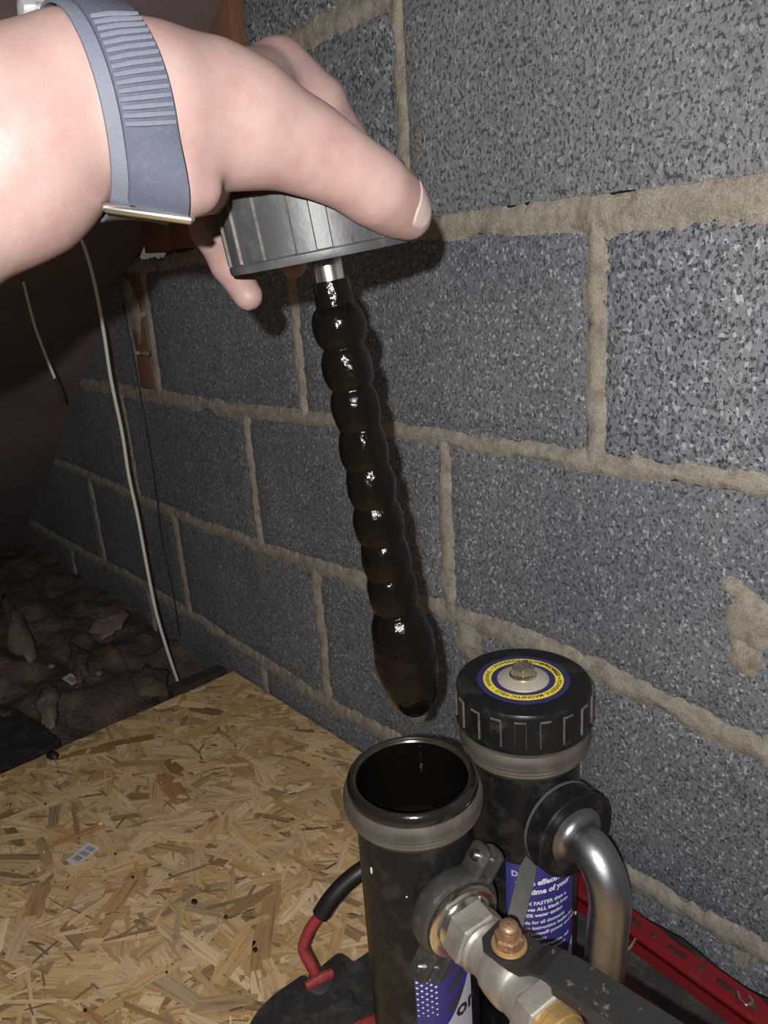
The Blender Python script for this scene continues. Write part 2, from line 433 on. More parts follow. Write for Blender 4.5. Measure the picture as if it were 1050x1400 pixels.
# sandy smear and daubs left on the wall
for (px, py, rx, rz) in ((187, 430, .035, .075), (1030, 850, .030, .035), (1020, 900, .022, .02), (640, 880, .03, .03), (1000, 800, .014, .012), (178, 400, .03, .04)):
    c = at_y(px, py, 0); d = MB(); vs = [(c.x, -.0065, c.z)]; n = 26
    for ring in (.5, 1.0):
        for i in range(n):
            a = 2 * math.pi * i / n; q = ring * (1 + .35 * nz(math.cos(a) * 1.7 + px, math.sin(a) * 1.7, py))
            vs.append((c.x + math.cos(a) * rx * q, -.0052 if ring < 1 else .004, c.z + math.sin(a) * rz * q))
    fs = [(0, 1 + i, 1 + (i + 1) % n) for i in range(n)] + [(1 + i, 1 + n + i, 1 + n + (i + 1) % n, 1 + (i + 1) % n) for i in range(n)]
    d.add(vs, fs).build('mortar_smear', 'mortar', wall_o, smooth=60)
# brick infill along the roof slope
def brick(x0, x1, z0, z1, y=-.001):
    b_ = MB(); b_.box(((x0 + x1) / 2, y + .02, (z0 + z1) / 2), (x1 - x0, .045, z1 - z0), bevel=.0025)
    b_.v = [(x + .002 * nz(x * 50, z * 50, 1), yy + .001 * nz(x * 40, z * 40, 5), z + .002 * nz(x * 50, z * 50, 3)) for x, yy, z in b_.v]
    b_.build('brick', 'brick', wall_o, smooth=40)
brick(-.960, -.900, .512, .572); brick(-.958, -.902, .580, .640); brick(-.955, -.903, .648, .712)
brick(-.86, -.765, .742, .806); brick(-.755, -.69, .742, .806); brick(-.80, -.69, .815, .878); brick(-.70, -.688, .888, .94)
brick(-.605, -.527, .966, 1.03); brick(-.56, -.527, 1.04, 1.10); brick(-.685, -.62, .905, .945)

# ------------------------------------------------------------------ board floor
FX0, FX1, FY0 = -.7566, 1.2, -1.5
mb = MB(); mb.prism([(FX0, -.004, 0), (FX1, -.004, 0), (FX1, FY0, 0), (FX0, FY0, 0)], (0, 0, -.018))
floor = mb.build('floor', 'osb_base', smooth=0)
tag(floor, 'tan oriented strand board laid as the attic floor', 'floor', kind='structure')
rs = random.Random(11)
SV, SF, TONE, UVS = [], [], [], []
tones = [(.64, .455, .235), (.60, .42, .21), (.68, .50, .275), (.56, .38, .18), (.72, .55, .33), (.50, .32, .145), (.60, .41, .19), (.66, .49, .29)]
def strand(cx, cy, L, W_, a, h, tone, tilt):
    n = 4; k = len(SV); ca, sa = math.cos(a), math.sin(a)
    u0, v0 = rs.random() * 50, rs.random() * 50
    bend = rs.uniform(-.02, .02) * L
    for i in range(n + 1):
        t = i / n - .5
        wv = W_ * (.5 if 0 < i < n else rs.uniform(.22, .48))
        sk = rs.uniform(-.06, .06) * L if i in (0, n) else 0
        for s_ in (-1, 1):
            lx = t * L + sk * s_ * .6; ly = s_ * wv * rs.uniform(.75, 1.15) + bend * (1 - 4 * t * t)
            x, y = cx + lx * ca - ly * sa, cy + lx * sa + ly * ca
            x = min(max(x, FX0), FX1); y = min(max(y, FY0), -.004)
            SV.append((x, y, h + tilt * t + (0.0003 if abs(t) < .4 else 0)))
            UVS.append((u0 + lx, v0 + ly))
    for i in range(n):
        SF.append((k + 2 * i, k + 2 * i + 1, k + 2 * i + 3, k + 2 * i + 2)); TONE.append(tone)
for i in range(12500):
    cx, cy = rs.uniform(FX0, FX1), rs.uniform(FY0, 0)
    if i > 4600: cx, cy = rs.uniform(FX0, .15), rs.uniform(-.75, 0)
    a = rs.gauss(.55, .55) if rs.random() < .65 else rs.uniform(0, math.pi)
    t = rs.choice(tones); br = rs.uniform(.84, 1.08)
    L, W_ = rs.uniform(.025, .11), rs.uniform(.004, .019)
    if rs.random() < .34: L, W_, br = rs.uniform(.008, .05), rs.uniform(.0008, .0045), rs.choice((.3, .45, .6, .8, 1.15))
    elif rs.random() < .12: br = rs.uniform(.45, .65)
    strand(cx, cy, L, W_, a, rs.uniform(.0001, .0012), tuple(c * br for c in t), rs.uniform(-.0006, .0006))
big = [((310, 1035), (345, 1060), 36, (.36, .215, .095)), ((375, 1215), (355, 1330), 26, (.30, .185, .085)), ((255, 1010), (355, 955), 30, (.42, .28, .13)),
       ((200, 1130), (285, 1115), 18, (.55, .40, .23)), ((60, 1330), (150, 1330), 60, (.50, .36, .18)), ((270, 1160), (300, 1115), 30, (.46, .31, .15)),
       ((120, 1290), (190, 1190), 34, (.38, .24, .11)), ((40, 1260), (60, 1210), 30, (.33, .20, .09)), ((300, 1340), (345, 1270), 30, (.44, .30, .14)),
       ((395, 1090), (470, 1120), 26, (.43, .29, .14)), ((220, 1060), (250, 1095), 30, (.30, .16, .065)), ((140, 1130), (60, 1160), 20, (.40, .22, .09))]
for (p, q, wpx, tone) in big:
    A, B = at_z(*p, 0), at_z(*q, 0); d = B - A
    strand((A.x + B.x) / 2, (A.y + B.y) / 2, d.length * 1.15, wpx * .00085, math.atan2(d.y, d.x), .0012, tuple(c * 1.28 for c in tone), 0)
me = bpy.data.meshes.new('wood_strands'); me.from_pydata(SV, [], SF)
ca_ = me.color_attributes.new('tone', 'FLOAT_COLOR', 'CORNER'); uvl = me.uv_layers.new(name='UVMap')
cols = np.repeat(np.array([(*t, 1) for t in TONE], dtype=np.float32), 4, axis=0)
ca_.data.foreach_set('color', cols.ravel())
li = np.zeros(len(me.loops), dtype=np.int32); me.loops.foreach_get('vertex_index', li)
uvl.data.foreach_set('uv', np.array(UVS, dtype=np.float32)[li].ravel())
me.materials.append(M['strand'])
so = bpy.data.objects.new('wood_strands', me); COL.objects.link(so); so.parent = floor
tag(so, 'pressed wood strands of the board', kind='stuff')

# ------------------------------------------------------------------ sloping roof lining, falls to the left
mb = MB()
def roof_pt(x, y, off=0.0):
    n_ = Vector((-RS, 0, 1)).normalized()
    return Vector((x, y, RZ + (x - RX) * RS)) + n_ * off
mb.prism([roof_pt(-2.1, .02, .03), roof_pt(1.1, .02, .03), roof_pt(1.1, -1.7, .03), roof_pt(-2.1, -1.7, .03)], Vector((-RS, 0, 1)).normalized() * .02)
roof = mb.build('ceiling', 'timber', smooth=0)
tag(roof, 'dark sloping underside of the roof, top left behind the arm', 'roof', kind='structure')
edges = [-2.1, -1.62, -.972, -.33, .35, 1.1]
for i in range(5):
    b_ = MB(); x0, x1 = edges[i], edges[i + 1] + .05
    N = 14; Yn = 40; vs = []
    for a in range(N + 1):
        for c in range(Yn + 1):
            x = x0 + (x1 - x0) * a / N; y = .015 - 1.7 * c / Yn
            off = .004 + .018 * (a / N) + .010 * nz(x * 4, y * 4, i * 3) + (.004 * nz(y * 14, i) if a == 0 else 0)
            vs.append(roof_pt(x, y, off))
    b_.add(vs, [(a * (Yn + 1) + c, a * (Yn + 1) + c + 1, (a + 1) * (Yn + 1) + c + 1, (a + 1) * (Yn + 1) + c) for a in range(N) for c in range(Yn)])
    b_.build('felt_sheet', 'felt', roof, smooth=60)

# ------------------------------------------------------------------ insulation beyond the board edge
mb = MB(); vs = []; NX, NY = 150, 150
for i in range(NX + 1):
    for j in range(NY + 1):
        x = -2.15 + (2.15 - .735) * i / NX; y = -1.6 + 1.605 * j / NY
        lump = noise.fractal(Vector((x * 7.5, y * 7.5, 2.1)), 1.0, 2.0, 3)
        rid = abs(nz(x * 11, y * 11, 7)) ; t = min(1, max(0, (-.76 - x) / .5))
        near = min(1, max(0, (-.74 - x) / .10))
        z = -.045 + (.045 * t) + near * (.045 * lump + .016 * (.5 - rid)) - (.015 if y > -.12 else 0)
        vs.append((x, y, min(z, .11)))
mb.add(vs, [(i * (NY + 1) + j, (i + 1) * (NY + 1) + j, (i + 1) * (NY + 1) + j + 1, i * (NY + 1) + j + 1) for i in range(NX) for j in range(NY)])
ins = mb.build('loft_insulation', 'insulation', smooth=80)
tag(ins, 'old brown lumpy insulation heaped beyond the board edge', 'insulation', kind='stuff')

# ================================================================== FILTER CANISTERS
AL = Vector((.0615, -.308, 0)); AR = Vector((.0786, -.2053, 0))
BASEZ = .036
def ring_profile(z):      # threaded collar
    return [(.0405, z - .006), (.0445, z - .004), (.0462, z - .001), (.0478, z + .001), (.0472, z + .0025), (.0486, z + .004), (.0480, z + .0058),
            (.0493, z + .0075), (.0488, z + .0095), (.0494, z + .0115), (.0486, z + .0150), (.0470, z + .0175), (.043, z + .0185), (.0405, z + .0185)]
def wrap_text(mb, c, R, body, size, az, z, bold=0.0, spacing=1.0, tilt=0.0, mi=0):
    vs, fs = text_mesh(body, size, spacing, bold)
    out = []
    for x, y, _ in vs:
        a = az + x / R
        out.append((c.x + math.cos(a) * R, c.y + math.sin(a) * R, z + y + tilt * x))
    mb.add(out, fs, mi)
def patch(c, R, az0, az1, zf0, zf1, n=24, t=.0003):
    b_ = MB(); vs = []
    for i in range(n + 1):
        a = az0 + (az1 - az0) * i / n
        for z in (zf0(i / n), zf1(i / n)):
            vs.append((c.x + math.cos(a) * R, c.y + math.sin(a) * R, z))
    b_.add(vs, [(2 * i, 2 * i + 2, 2 * i + 3, 2 * i + 1) for i in range(n)])
    return b_
def rad(d): return math.radians(d)

# ---- ribbed screw cap used by both the capped canister and the held rod
def screw_cap(parent, o, ax, R, H, body_mat, edge_mat, pads=18, phase=0.0, name='cap'):
    """o: centre of the cap's underside, ax: up"""
    ax = Vector(ax).normalized(); o = Vector(o)
    b_ = MB()
    b_.lathe([(R * .86, .001), (R * .985, 0), (R * .995, .0015), (R * .995, .0040), (R * .972, .0048), (R * .972, H - .0038), (R * .968, H - .0018),
              (R * .945, H), (R * .5, H + .0004), (.002, H + .0004)], o, ax, 90)
    cap = b_.build(name, body_mat, parent, smooth=40)
    u = (Vector((1, 0, 0)) - ax * ax.x).normalized(); w_ = ax.cross(u)
    for i in range(pads):
        a = 2 * math.pi * (i + phase) / pads; da = math.pi / pads * .98
        p = MB(); m_ = .0008
        def P(ang, r, z): return o + ax * z + (u * math.cos(ang) + w_ * math.sin(ang)) * r
        z0, z1 = .0042, H - .0042; r0, r1 = R * .968, R * .9985
        dn = m_ / R; n = 3
        grid = []
        angs = [a - da / 2 + da * k / n for k in range(n + 1)]; angi = [a - da / 2 + dn + (da - 2 * dn) * k / n for k in range(n + 1)]
        base = [P(x, r0, z0) for x in angs] + [P(x, r0, z1) for x in reversed(angs)]
        top = [P(x, r1, z0 + m_) for x in angi] + [P(x, r1, z1 - m_) for x in reversed(angi)]
        k = len(base)
        p.add(base + top, [(q, (q + 1) % k, k + (q + 1) % k, k + q) for q in range(k)], 1)
        p.add(top, [(0, 1, 6, 7), (1, 2, 5, 6), (2, 3, 4, 5)], 0)
        p.build('grip_rib', [body_mat, edge_mat], cap, smooth=0)
    return cap

# ---------------------------------------------------------------- open canister (front left)
cl = empty('filter_canister', (AL.x, AL.y, BASEZ), 'open black filter canister, front left, with a ball valve clamped on', 'canister', 'twin filter canisters')
R0 = .0415
mb = MB(); mb.lathe([(.002, BASEZ), (.036, BASEZ), (R0, BASEZ + .004), (R0, .330), (R0 - .0002, .336)], AL)
mb.build('body', 'black_plastic', cl)
mb = MB(); mb.lathe(ring_profile(.3355), AL, n=80); mb.build('collar', 'collar', cl, label='grimy grey brown threaded collar')
mb = MB(); mb.lathe([(.0440, .3500), (.0460, .3515), (.0465, .3545), (.0460, .3580), (.0446, .3605), (.0430, .3615), (.0418, .3612)], AL, n=80,
                    fn=lambda r, z, a: r + .0003 * nz(math.cos(a) * 6, math.sin(a) * 6, z * 300))
mb.build('rim', 'wet_rim', cl, label='oily black rim of the open mouth')
mb = MB(); mb.lathe([(.0418, .3612), (.0412, .3600), (.0400, .3596), (.0392, .3585)], AL, n=80); mb.build('lip', 'lip', cl, label='brown stained lip')
mb = MB(); mb.lathe([(.0392, .3585), (.0388, .350), (.0386, .29)], AL, n=80); mb.build('bore', 'wet', cl, label='wet black inner wall')
mb = MB(); mb.lathe([(.0388, .3020), (.038, .3016), (.02, .3013), (.001, .3013)], AL, n=64); mb.build('liquid', 'liquid', cl, label='black dirty water inside the mouth')
hv = Vector((-.62, .785, 0))            # towards the far side of the mouth
for i, (dz, s_) in enumerate(((.356, .0006), (.350, .0005), (.3475, .0005), (.344, .0005), (.3395, .0013), (.3375, .0014), (.3345, .0007))):
    c = AL + (Matrix.Rotation(rad(-1.5 + .5 * i % 1), 3, 'Z') @ hv) * .0383 + Vector((0, 0, dz)); b_ = MB()
    b_.lathe([(s_ * math.sin(t * math.pi / 6), -s_ * 1.25 * math.cos(t * math.pi / 6)) for t in range(7)], c, n=10)
    b_.build('droplet', 'drop', cl)
# label on its right side
lz = .232
lab = patch(AL, R0 + .0004, rad(-52), rad(10), lambda t: .10, lambda t: lz)
lo = lab.build('label', 'blue', cl, label='blue printed label with white dots and dark swirls')
b_ = MB()
for c_ in range(5):
    for r_ in range(9):
        a = rad(-50 + c_ * 4.6); z = lz - .004 - r_ * .0052 + (.0026 if c_ % 2 else 0); s_ = .0012 - .0001 * c_ * 0 - .00006 * r_
        Rr = R0 + .0006
        vs = [(AL.x + math.cos(a + s_ * math.cos(q) / Rr) * Rr, AL.y + math.sin(a + s_ * math.cos(q) / Rr) * Rr, z + s_ * math.sin(q)) for q in [k * math.pi / 4 for k in range(8)]]
        b_.add(vs, [tuple(range(8))])
b_.build('printed_dots', 'white_ink', lo, smooth=0)
b_ = MB()
for q, (a0, a1, zz, hh) in enumerate(((-24, 2, .217, .007), (-23, 5, .203, .009), (-22, 8, .186, .010))):
    pb = patch(AL, R0 + .0006, rad(a0), rad(a1), lambda t: zz + .016 * t - hh * math.sin(t * math.pi) ** .6 * .5, lambda t: zz + .016 * t + hh * math.sin(t * math.pi) ** .6 * .5)
    b_.add(pb.v, pb.f)
b_.build('printed_swirl', 'dark_ink', lo, smooth=0)
b_ = MB(); pb = patch(AL, R0 + .0007, rad(-40), rad(10), lambda t: .10, lambda t: .165 + .052 * t ** 1.7); b_.add(pb.v, pb.f)
b_.build('printed_swoosh', 'pale_ink', lo, smooth=0)
b_ = MB(); wrap_text(b_, AL, R0 + .0009, 'or', .020, rad(-12), .176, bold=.0006, tilt=.1); b_.build('printed_letters', 'ink', lo, smooth=0)

# clamp and ball valve; axis v points out of the canister
va = rad(-13); V = Vector((math.cos(va), math.sin(va), 0)); VZ = .280
VO = AL + Vector((0, 0, VZ)) - V * .005; S = Vector((-V.y, V.x, 0)); U = Vector((0, 0, 1))
def vp(t, s_=0, u_=0): return VO + V * t + S * s_ + U * u_
mb = MB(); mb.lathe([(.0225, .036), (.0225, .050), (.024, .051), (.024, .054)], VO, V, 40); mb.build('spigot', 'black_plastic', cl)
mb = MB(); mb.lathe([(.0235, .0440), (.0285, .0445), (.0305, .047), (.0312, .050), (.0312, .0575), (.0300, .0605), (.0275, .0618), (.0250, .0605)], VO, V, 56,
                    fn=lambda r, z, a: r * (1 + .02 * nz(math.cos(a) * 3, math.sin(a) * 3, 4)))
clamp = mb.build('clamp', 'cast', cl, label='dark grey cast pipe clamp')
def ear(ang, rot_off, name='clamp_ear'):
    d = S * math.cos(ang) + U * math.sin(ang); tdir = -S * math.sin(ang) + U * math.cos(ang)
    b_ = MB()
    for sgn in (-1, 1):
        c = VO + V * .054 + d * .0395 + tdir * (.0065 * sgn + rot_off)
        poly = [c - d * .012 - V * .0085, c + d * .008 - V * .0085, c + d * .0105 - V * .004, c + d * .0105 + V * .004, c + d * .008 + V * .0085, c - d * .012 + V * .0085]
        q = MB(); q.prism([p - tdir * .0018 for p in poly], tdir * .0036)
        q.build(name, 'cast', clamp, bevel=.0008)
        h = MB(); h.lathe([(.0020, 0), (.0042, 0), (.0042, .0022), (.0020, .0022)], c + d * .002 + tdir * (.0018 if sgn > 0 else -.0018), tdir * sgn, 18)
        h.build('ear_washer', 'chrome', clamp)
    b_.tube([VO + V * .054 + d * .0415 + tdir * (rot_off - .012), VO + V * .054 + d * .0415 + tdir * (rot_off + .014)], .0026, 12)
    b_.build('clamp_bolt', 'chrome', clamp)
ear(rad(236), .0); ear(rad(52), .0)
mb = MB(); mb.lathe([(.0150, .0600), (.0255, .0605), (.0268, .0620), (.0268, .0640), (.0250, .0652), (.0200, .0655), (.0185, .0672), (.0180, .0700)], VO, V, 64)
mb.build('flange', 'chrome', cl, label='bright chromed flange')
def hexprof(b_, r, t0, t1, ch, rot=0.0, mi=0):
    rings = []
    for (t, k) in ((t0, .90), (t0 + ch, 1), (t1 - ch, 1), (t1, .90)):
        rings.append([VO + V * t + (S * math.cos(rot + q * math.pi / 3) + U * math.sin(rot + q * math.pi / 3)) * r * k for q in range(6)])
    vs = [p for r_ in rings for p in r_]
    fs = [(j * 6 + q, j * 6 + (q + 1) % 6, (j + 1) * 6 + (q + 1) % 6, (j + 1) * 6 + q) for j in range(3) for q in range(6)]
    fs += [tuple(range(6)), tuple(range(18, 24))]
    b_.add(vs, fs, mi)
mb = MB(); hexprof(mb, .0215, .0685, .0865, .0015, rad(8)); nut = mb.build('hex_nut', 'nickel', cl, smooth=0, bevel=.0007, label='pale nickel hex end of the ball valve')
mb = MB(); mb.lathe([(.010, .086), (.0176, .0865), (.0186, .0880), (.0180, .0895), (.0166, .0905), (.0160, .094), (.0160, .100), (.0166, .102), (.0176, .1035), (.0180, .108), (.0180, .116),
                     (.0174, .121), (.0166, .1225), (.0160, .124), (.0158, .130), (.0162, .132), (.0162, .138), (.010, .138)], VO, V, 56)
vb = mb.build('valve_body', 'nickel', cl, label='dull nickel ball valve body')
mb = MB(); hexprof(mb, .0190, .134, .150, .0015, rad(12)); mb.build('hex_end', 'nickel', vb, smooth=0, bevel=.0007)
mb = MB(); mb.lathe([(.008, .149), (.0150, .1495), (.0150, .153), (.0160, .154), (.0160, .160), (.0150, .161), (.0150, .168), (.008, .1685)], VO, V, 40); mb.build('union_ring', 'brass', vb)
mb = MB(); mb.tube(spline([vp(.166), vp(.188), vp(.22, 0, -.006), vp(.26, .004, -.03), vp(.29, .01, -.08), vp(.30, .02, -.16), vp(.30, .05, -.23)], 6), .0135, 18); mb.build('hose', 'hose', vb, label='pale braided hose end')
ST = .113
mb = MB(); mb.lathe([(.009, .012), (.009, .0190), (.0075, .0200), (.0075, .0235)], vp(ST), U, 24); mb.build('stem', 'nickel', vb)
# lever: flat plate round the stem, a step up, then a long grip running out to the right
la = rad(4); LV = Vector((math.cos(la), math.sin(la), 0)); LS = Vector((-LV.y, LV.x, 0)); L0 = vp(ST, 0, .0225)
mb = MB()
def lp(a, s_, u_=0): return L0 + LV * a + LS * s_ + U * u_
outline = [(-.016, -.006, .0105, 0), (-.010, -.0125, .0125, 0), (.008, -.0135, .0135, 0), (.016, -.013, .013, .0005), (.023, -.012, .012, .006), (.030, -.012, .012, .0085), (.06, -.0125, .0125, .009), (.10, -.0115, .0115, .009), (.135, -.0105, .0105, .009), (.143, -.006, .006, .009)]
vs = []
for a, s0, s1, u_ in outline:
    vs += [lp(a, s0, u_), lp(a, s1, u_), lp(a, s1, u_ + .0026), lp(a, s0, u_ + .0026)]
fs = [(0, 1, 2, 3), tuple(len(vs) - 4 + k for k in (3, 2, 1, 0))]
for i in range(len(outline) - 1):
    for k in range(4): fs.append((4 * i + k, 4 * i + 4 + k, 4 * i + 4 + (k + 1) % 4, 4 * i + (k + 1) % 4))
mb.add(vs, fs); lev = mb.build('lever', 'black_paint', cl, smooth=0, bevel=.0006, label='chipped black steel valve lever')
mb = MB(); mb.box(lp(.087, -.0118, .0075), (.10, .002, .0075), rot=rot_to(LV), bevel=.0006); mb.build('lever_edge', 'black_paint', lev, smooth=0)
mb = MB(); mb.box(lp(.087, .0118, .0075), (.10, .002, .0075), rot=rot_to(LV), bevel=.0006); mb.build('lever_edge', 'black_paint', lev, smooth=0)
mb = MB(); mb.lathe([(.002, .0028), (.0105, .0028), (.0110, .0036), (.0105, .0046), (.0085, .0050)], L0, U, 32); mb.build('washer', 'brass', lev, label='yellowed brass washer')
mb = MB()
ringz = [(.0090, .0046), (.0094, .0056), (.0094, .0100), (.0084, .0112), (.0066, .0113)]
vs = []; 
for r_, z in ringz: vs += [L0 + U * z + LV * (r_ * math.cos(q * math.pi / 3 + .3)) + LS * (r_ * math.sin(q * math.pi / 3 + .3)) for q in range(6)]
fs = [(j * 6 + q, j * 6 + (q + 1) % 6, (j + 1) * 6 + (q + 1) % 6, (j + 1) * 6 + q) for j in range(4) for q in range(6)] + [tuple(range(24, 30))]
mb.add(vs, fs); mb.build('lever_nut', 'rust', lev, smooth=0, bevel=.0005, label='rusty coppery nut')
mb = MB(); mb.lathe([(.0056, .010), (.0060, .0125), (.0056, .0135), (.0060, .0145), (.0056, .0155), (.0060, .0168), (.0056, .0180), (.0040, .0192), (.001, .0196)], L0, U, 24); mb.build('stud', 'rust', lev, label='rusty threaded stud')

# ---------------------------------------------------------------- capped canister (behind)
cr = empty('filter_canister', (AR.x, AR.y, BASEZ), 'capped black filter canister near the block wall with bent steel pipe', 'canister', 'twin filter canisters')
mb = MB(); mb.lathe([(.002, BASEZ), (.036, BASEZ), (R0, BASEZ + .004), (R0, .337), (R0, .345)], AR); mb.build('body', 'black_plastic', cr)
mb = MB(); mb.lathe(ring_profile(.3425) + [(.0405, .366), (.044, .367)], AR, n=80); mb.build('collar', 'collar', cr, label='grimy grey brown threaded collar')
CT = .0305
capo = screw_cap(cr, AR + Vector((0, 0, .3655)), (0, 0, 1), .0518, CT, 'black_plastic', 'worn_edge', 18, .3)
CZ = .3655 + CT + .0004
def disc_ring(r0, r1, z, mat, name, parent, label=None, n=64):
    b_ = MB(); b_.lathe([(r0, z - .0004), (r0, z), (r1, z), (r1, z - .0004)], AR, n=n); return b_.build(name, mat, parent, smooth=30, label=label)
stk = disc_ring(.017, .0345, CZ + .0005, 'navy', 'warning_sticker', capo, 'round navy sticker with yellow warning ring')
disc_ring(.0238, .0298, CZ + .0007, 'yellow', 'yellow_ring', capo, 'yellow ring printed with black warning words')
b_ = MB(); a = rad(100)
for word in ('WARNING', '\u2022', 'POWERFUL MAGNETIC FIELD', '\u2022', 'WARNING', '\u2022', 'POWERFUL MAGNETIC FIELD', '\u2022'):
    vs, fs = text_mesh(word, .0046, 1.05, .00012)
    wd = max([p[0] for p in vs] + [.001])
    Rm = .0252
    out = []
    for x, y, _ in vs:
        q = a - x / (Rm + .0015); out.append((AR.x + math.cos(q) * (Rm + y), AR.y + math.sin(q) * (Rm + y), CZ + .0009))
    b_.add(out, fs); a -= (wd + .0026) / (Rm + .0015)
b_.build('warning_words', 'ink', capo, smooth=0)
mb = MB(); mb.lathe([(.0195, CZ), (.0192, CZ + .0012), (.0165, CZ + .0025), (.012, CZ + .0036), (.004, CZ + .004)], AR, n=48); mb.build('washer', 'dome', capo, label='dull pale domed washer')
mb = MB(); mb.lathe([(.0085, CZ + .0034), (.0103, CZ + .0036), (.0103, CZ + .0046), (.009, CZ + .0054)], AR, n=40); mb.build('bolt_flange', 'bolt', capo)
mb = MB(); vs = []
for r_, z in ((.0088, .0040), (.0088, .0105), (.0080, .0118), (.0066, .0118), (.0058, .0112)):
    vs += [(AR.x + r_ * math.cos(q * math.pi / 3 + .15), AR.y + r_ * math.sin(q * math.pi / 3 + .15), CZ + z) for q in range(6)]
mb.add(vs, [(j * 6 + q, j * 6 + (q + 1) % 6, (j + 1) * 6 + (q + 1) % 6, (j + 1) * 6 + q) for j in range(4) for q in range(6)] + [tuple(range(24, 30))])
mb.build('hex_bolt', 'bolt', capo, smooth=0, bevel=.0004, label='zinc hex bolt head')
# label with the printed lines
lo = patch(AR, R0 + .0004, rad(-72), rad(8), lambda t: .10, lambda t: .262).build('label', 'blue', cr, label='blue printed label with lines of white text')
b_ = MB(); Rt = R0 + .0008; z = .2425
lines = [('more effective', .0068, .0003, -62), ('lifetime of your', .0068, .0003, -57), ('', .002, 0, 0), ('to 3 X FASTER than a', .0047, .00015, -62), ('removes ALL black iron', .0047, .00015, -64), ('to 90% water saving', .0047, .00015, -62), ('', .001, 0, 0),
         ('Suitable for all domestic', .0045, .0001, -66), ('refer to instruction leaflet for', .0045, .0001, -66), ('MagnaCleanse\u00ae power and full', .0045, .0001, -66), ('flushing results', .0045, .0001, -66), ('', .001, 0, 0),
         ('For further information, call', .0043, .0001, -66), ('email: info@ independent', .0043, .0001, -66)]
for body, sz, bold, a0 in lines:
    if body: wrap_text(b_, AR, Rt, body, sz, rad(a0), z, bold=bold, tilt=.06)
    z -= sz * 1.22
b_.build('printed_text', 'white_ink', lo, smooth=0)
b_ = MB(); pb = patch(AR, R0 + .0006, rad(-50), rad(8), lambda t: .10, lambda t: .128 + .050 * t ** 1.5); b_.add(pb.v, pb.f); b_.build('printed_swoosh', 'pale_ink', lo, smooth=0)
b_ = MB(); wrap_text(b_, AR, Rt, 'or', .018, rad(-19), .144, bold=.0006, tilt=.1); b_.build('printed_letters', 'ink', lo, smooth=0)
b_ = MB(); wrap_text(b_, AR, Rt, 'D', .007, rad(-66), .251, bold=.0003); b_.build('printed_initial', 'pale_ink', lo, smooth=0)

# union nut and bent pipe, axis E
ea = rad(-14); E = Vector((math.cos(ea), math.sin(ea), 0)); EZ = .297; EO = AR + Vector((0, 0, EZ)) - E * .003; ES = Vector((-E.y, E.x, 0))
mb = MB(); mb.lathe([(.026, .034), (.026, .046)], EO, E, 40); mb.build('spigot', 'black_plastic', cr)
mb = MB(); mb.lathe([(.026, .0445), (.0325, .0445), (.0335, .0455), (.0335, .0468), (.030, .0470)], EO, E, 60); mb.build('washer', 'grey_bar', cr, label='pale grey washer edge')
mb = MB(); mb.lathe([(.028, .0472), (.0325, .0472), (.0335, .0484), (.0335, .0500), (.0318, .0505), (.0318, .0605), (.0338, .0610), (.0338, .0630), (.0328, .0640), (.0240, .0645), (.0225, .0640), (.0222, .058)], EO, E, 72)
un = mb.build('union_nut', 'black_plastic', cr, label='glossy black ribbed union nut')
for i in range(54):
    if i % 18 > 12: continue
    a = 2 * math.pi * i / 54; d = ES * math.cos(a) + U * math.sin(a); td = -ES * math.sin(a) + U * math.cos(a)
    c = EO + E * .0555 + d * .0324
    q = MB(); q.box(c, (.0092, .0014, .0016), rot=Matrix((E, td, d)).transposed()); q.build('grip_ridge', 'black_plastic', un, smooth=0)
for i in range(3):
    a = 2 * math.pi * (i * 18 + 15.5) / 54; d = ES * math.cos(a) + U * math.sin(a); td = -ES * math.sin(a) + U * math.cos(a)
    q = MB(); q.box(EO + E * .0555 + d * .0325, (.0110, .0150, .0022), rot=Matrix((E, td, d)).transposed(), bevel=.0006); q.build('grip_lug', 'black_plastic', un, smooth=0)
mb = MB(); mb.lathe([(.0225, .0600), (.0235, .0625), (.0225, .0640), (.0190, .0650), (.0165, .0665), (.0152, .0690), (.0148, .0720)], EO, E, 56)
el = mb.build('pipe_flange', 'steel', cr, label='pressed steel pipe flange')
path = [EO + E * .066, EO + E * .074]
Rb = .034; c0 = EO + E * .074 - U * Rb
Ev = (E * .99 - ES * .0).normalized()
for i in range(1, 13):
    a = math.pi / 2 * i / 12; path.append(c0 + Ev * (Rb * math.sin(a) * .72) + U * (Rb * math.cos(a)))
last = path[-1]
for i in range(1, 9): path.append(last - U * (.023 * i) - E * (.0016 * i))
mb = MB(); mb.tube(path, .0146, 28); mb.build('bent_pipe', 'steel', cr, label='bent brushed steel pipe')
# flat grey bar reaching down from the union nut
A_, B_ = at(724, 1180, .556), at(702, 1268, .520); d = (B_ - A_).normalized()
sd = (Vector(CC) - A_).normalized().cross(d).normalized(); nn = d.cross(sd)
mb = MB()
poly = [A_ + sd * -.0036 - d * .004, A_ + sd * .0055 + d * .001, A_ + sd * .0062 + d * .008, B_ + sd * .0060 + d * .01, B_ + sd * -.0056 + d * .01, A_ + sd * -.0062 + d * .006]
mb.prism([p + nn * .0012 for p in poly], nn * -.0026); mb.build('tab_bar', 'grey_bar', cr, bevel=.0005, label='scuffed flat grey bar')

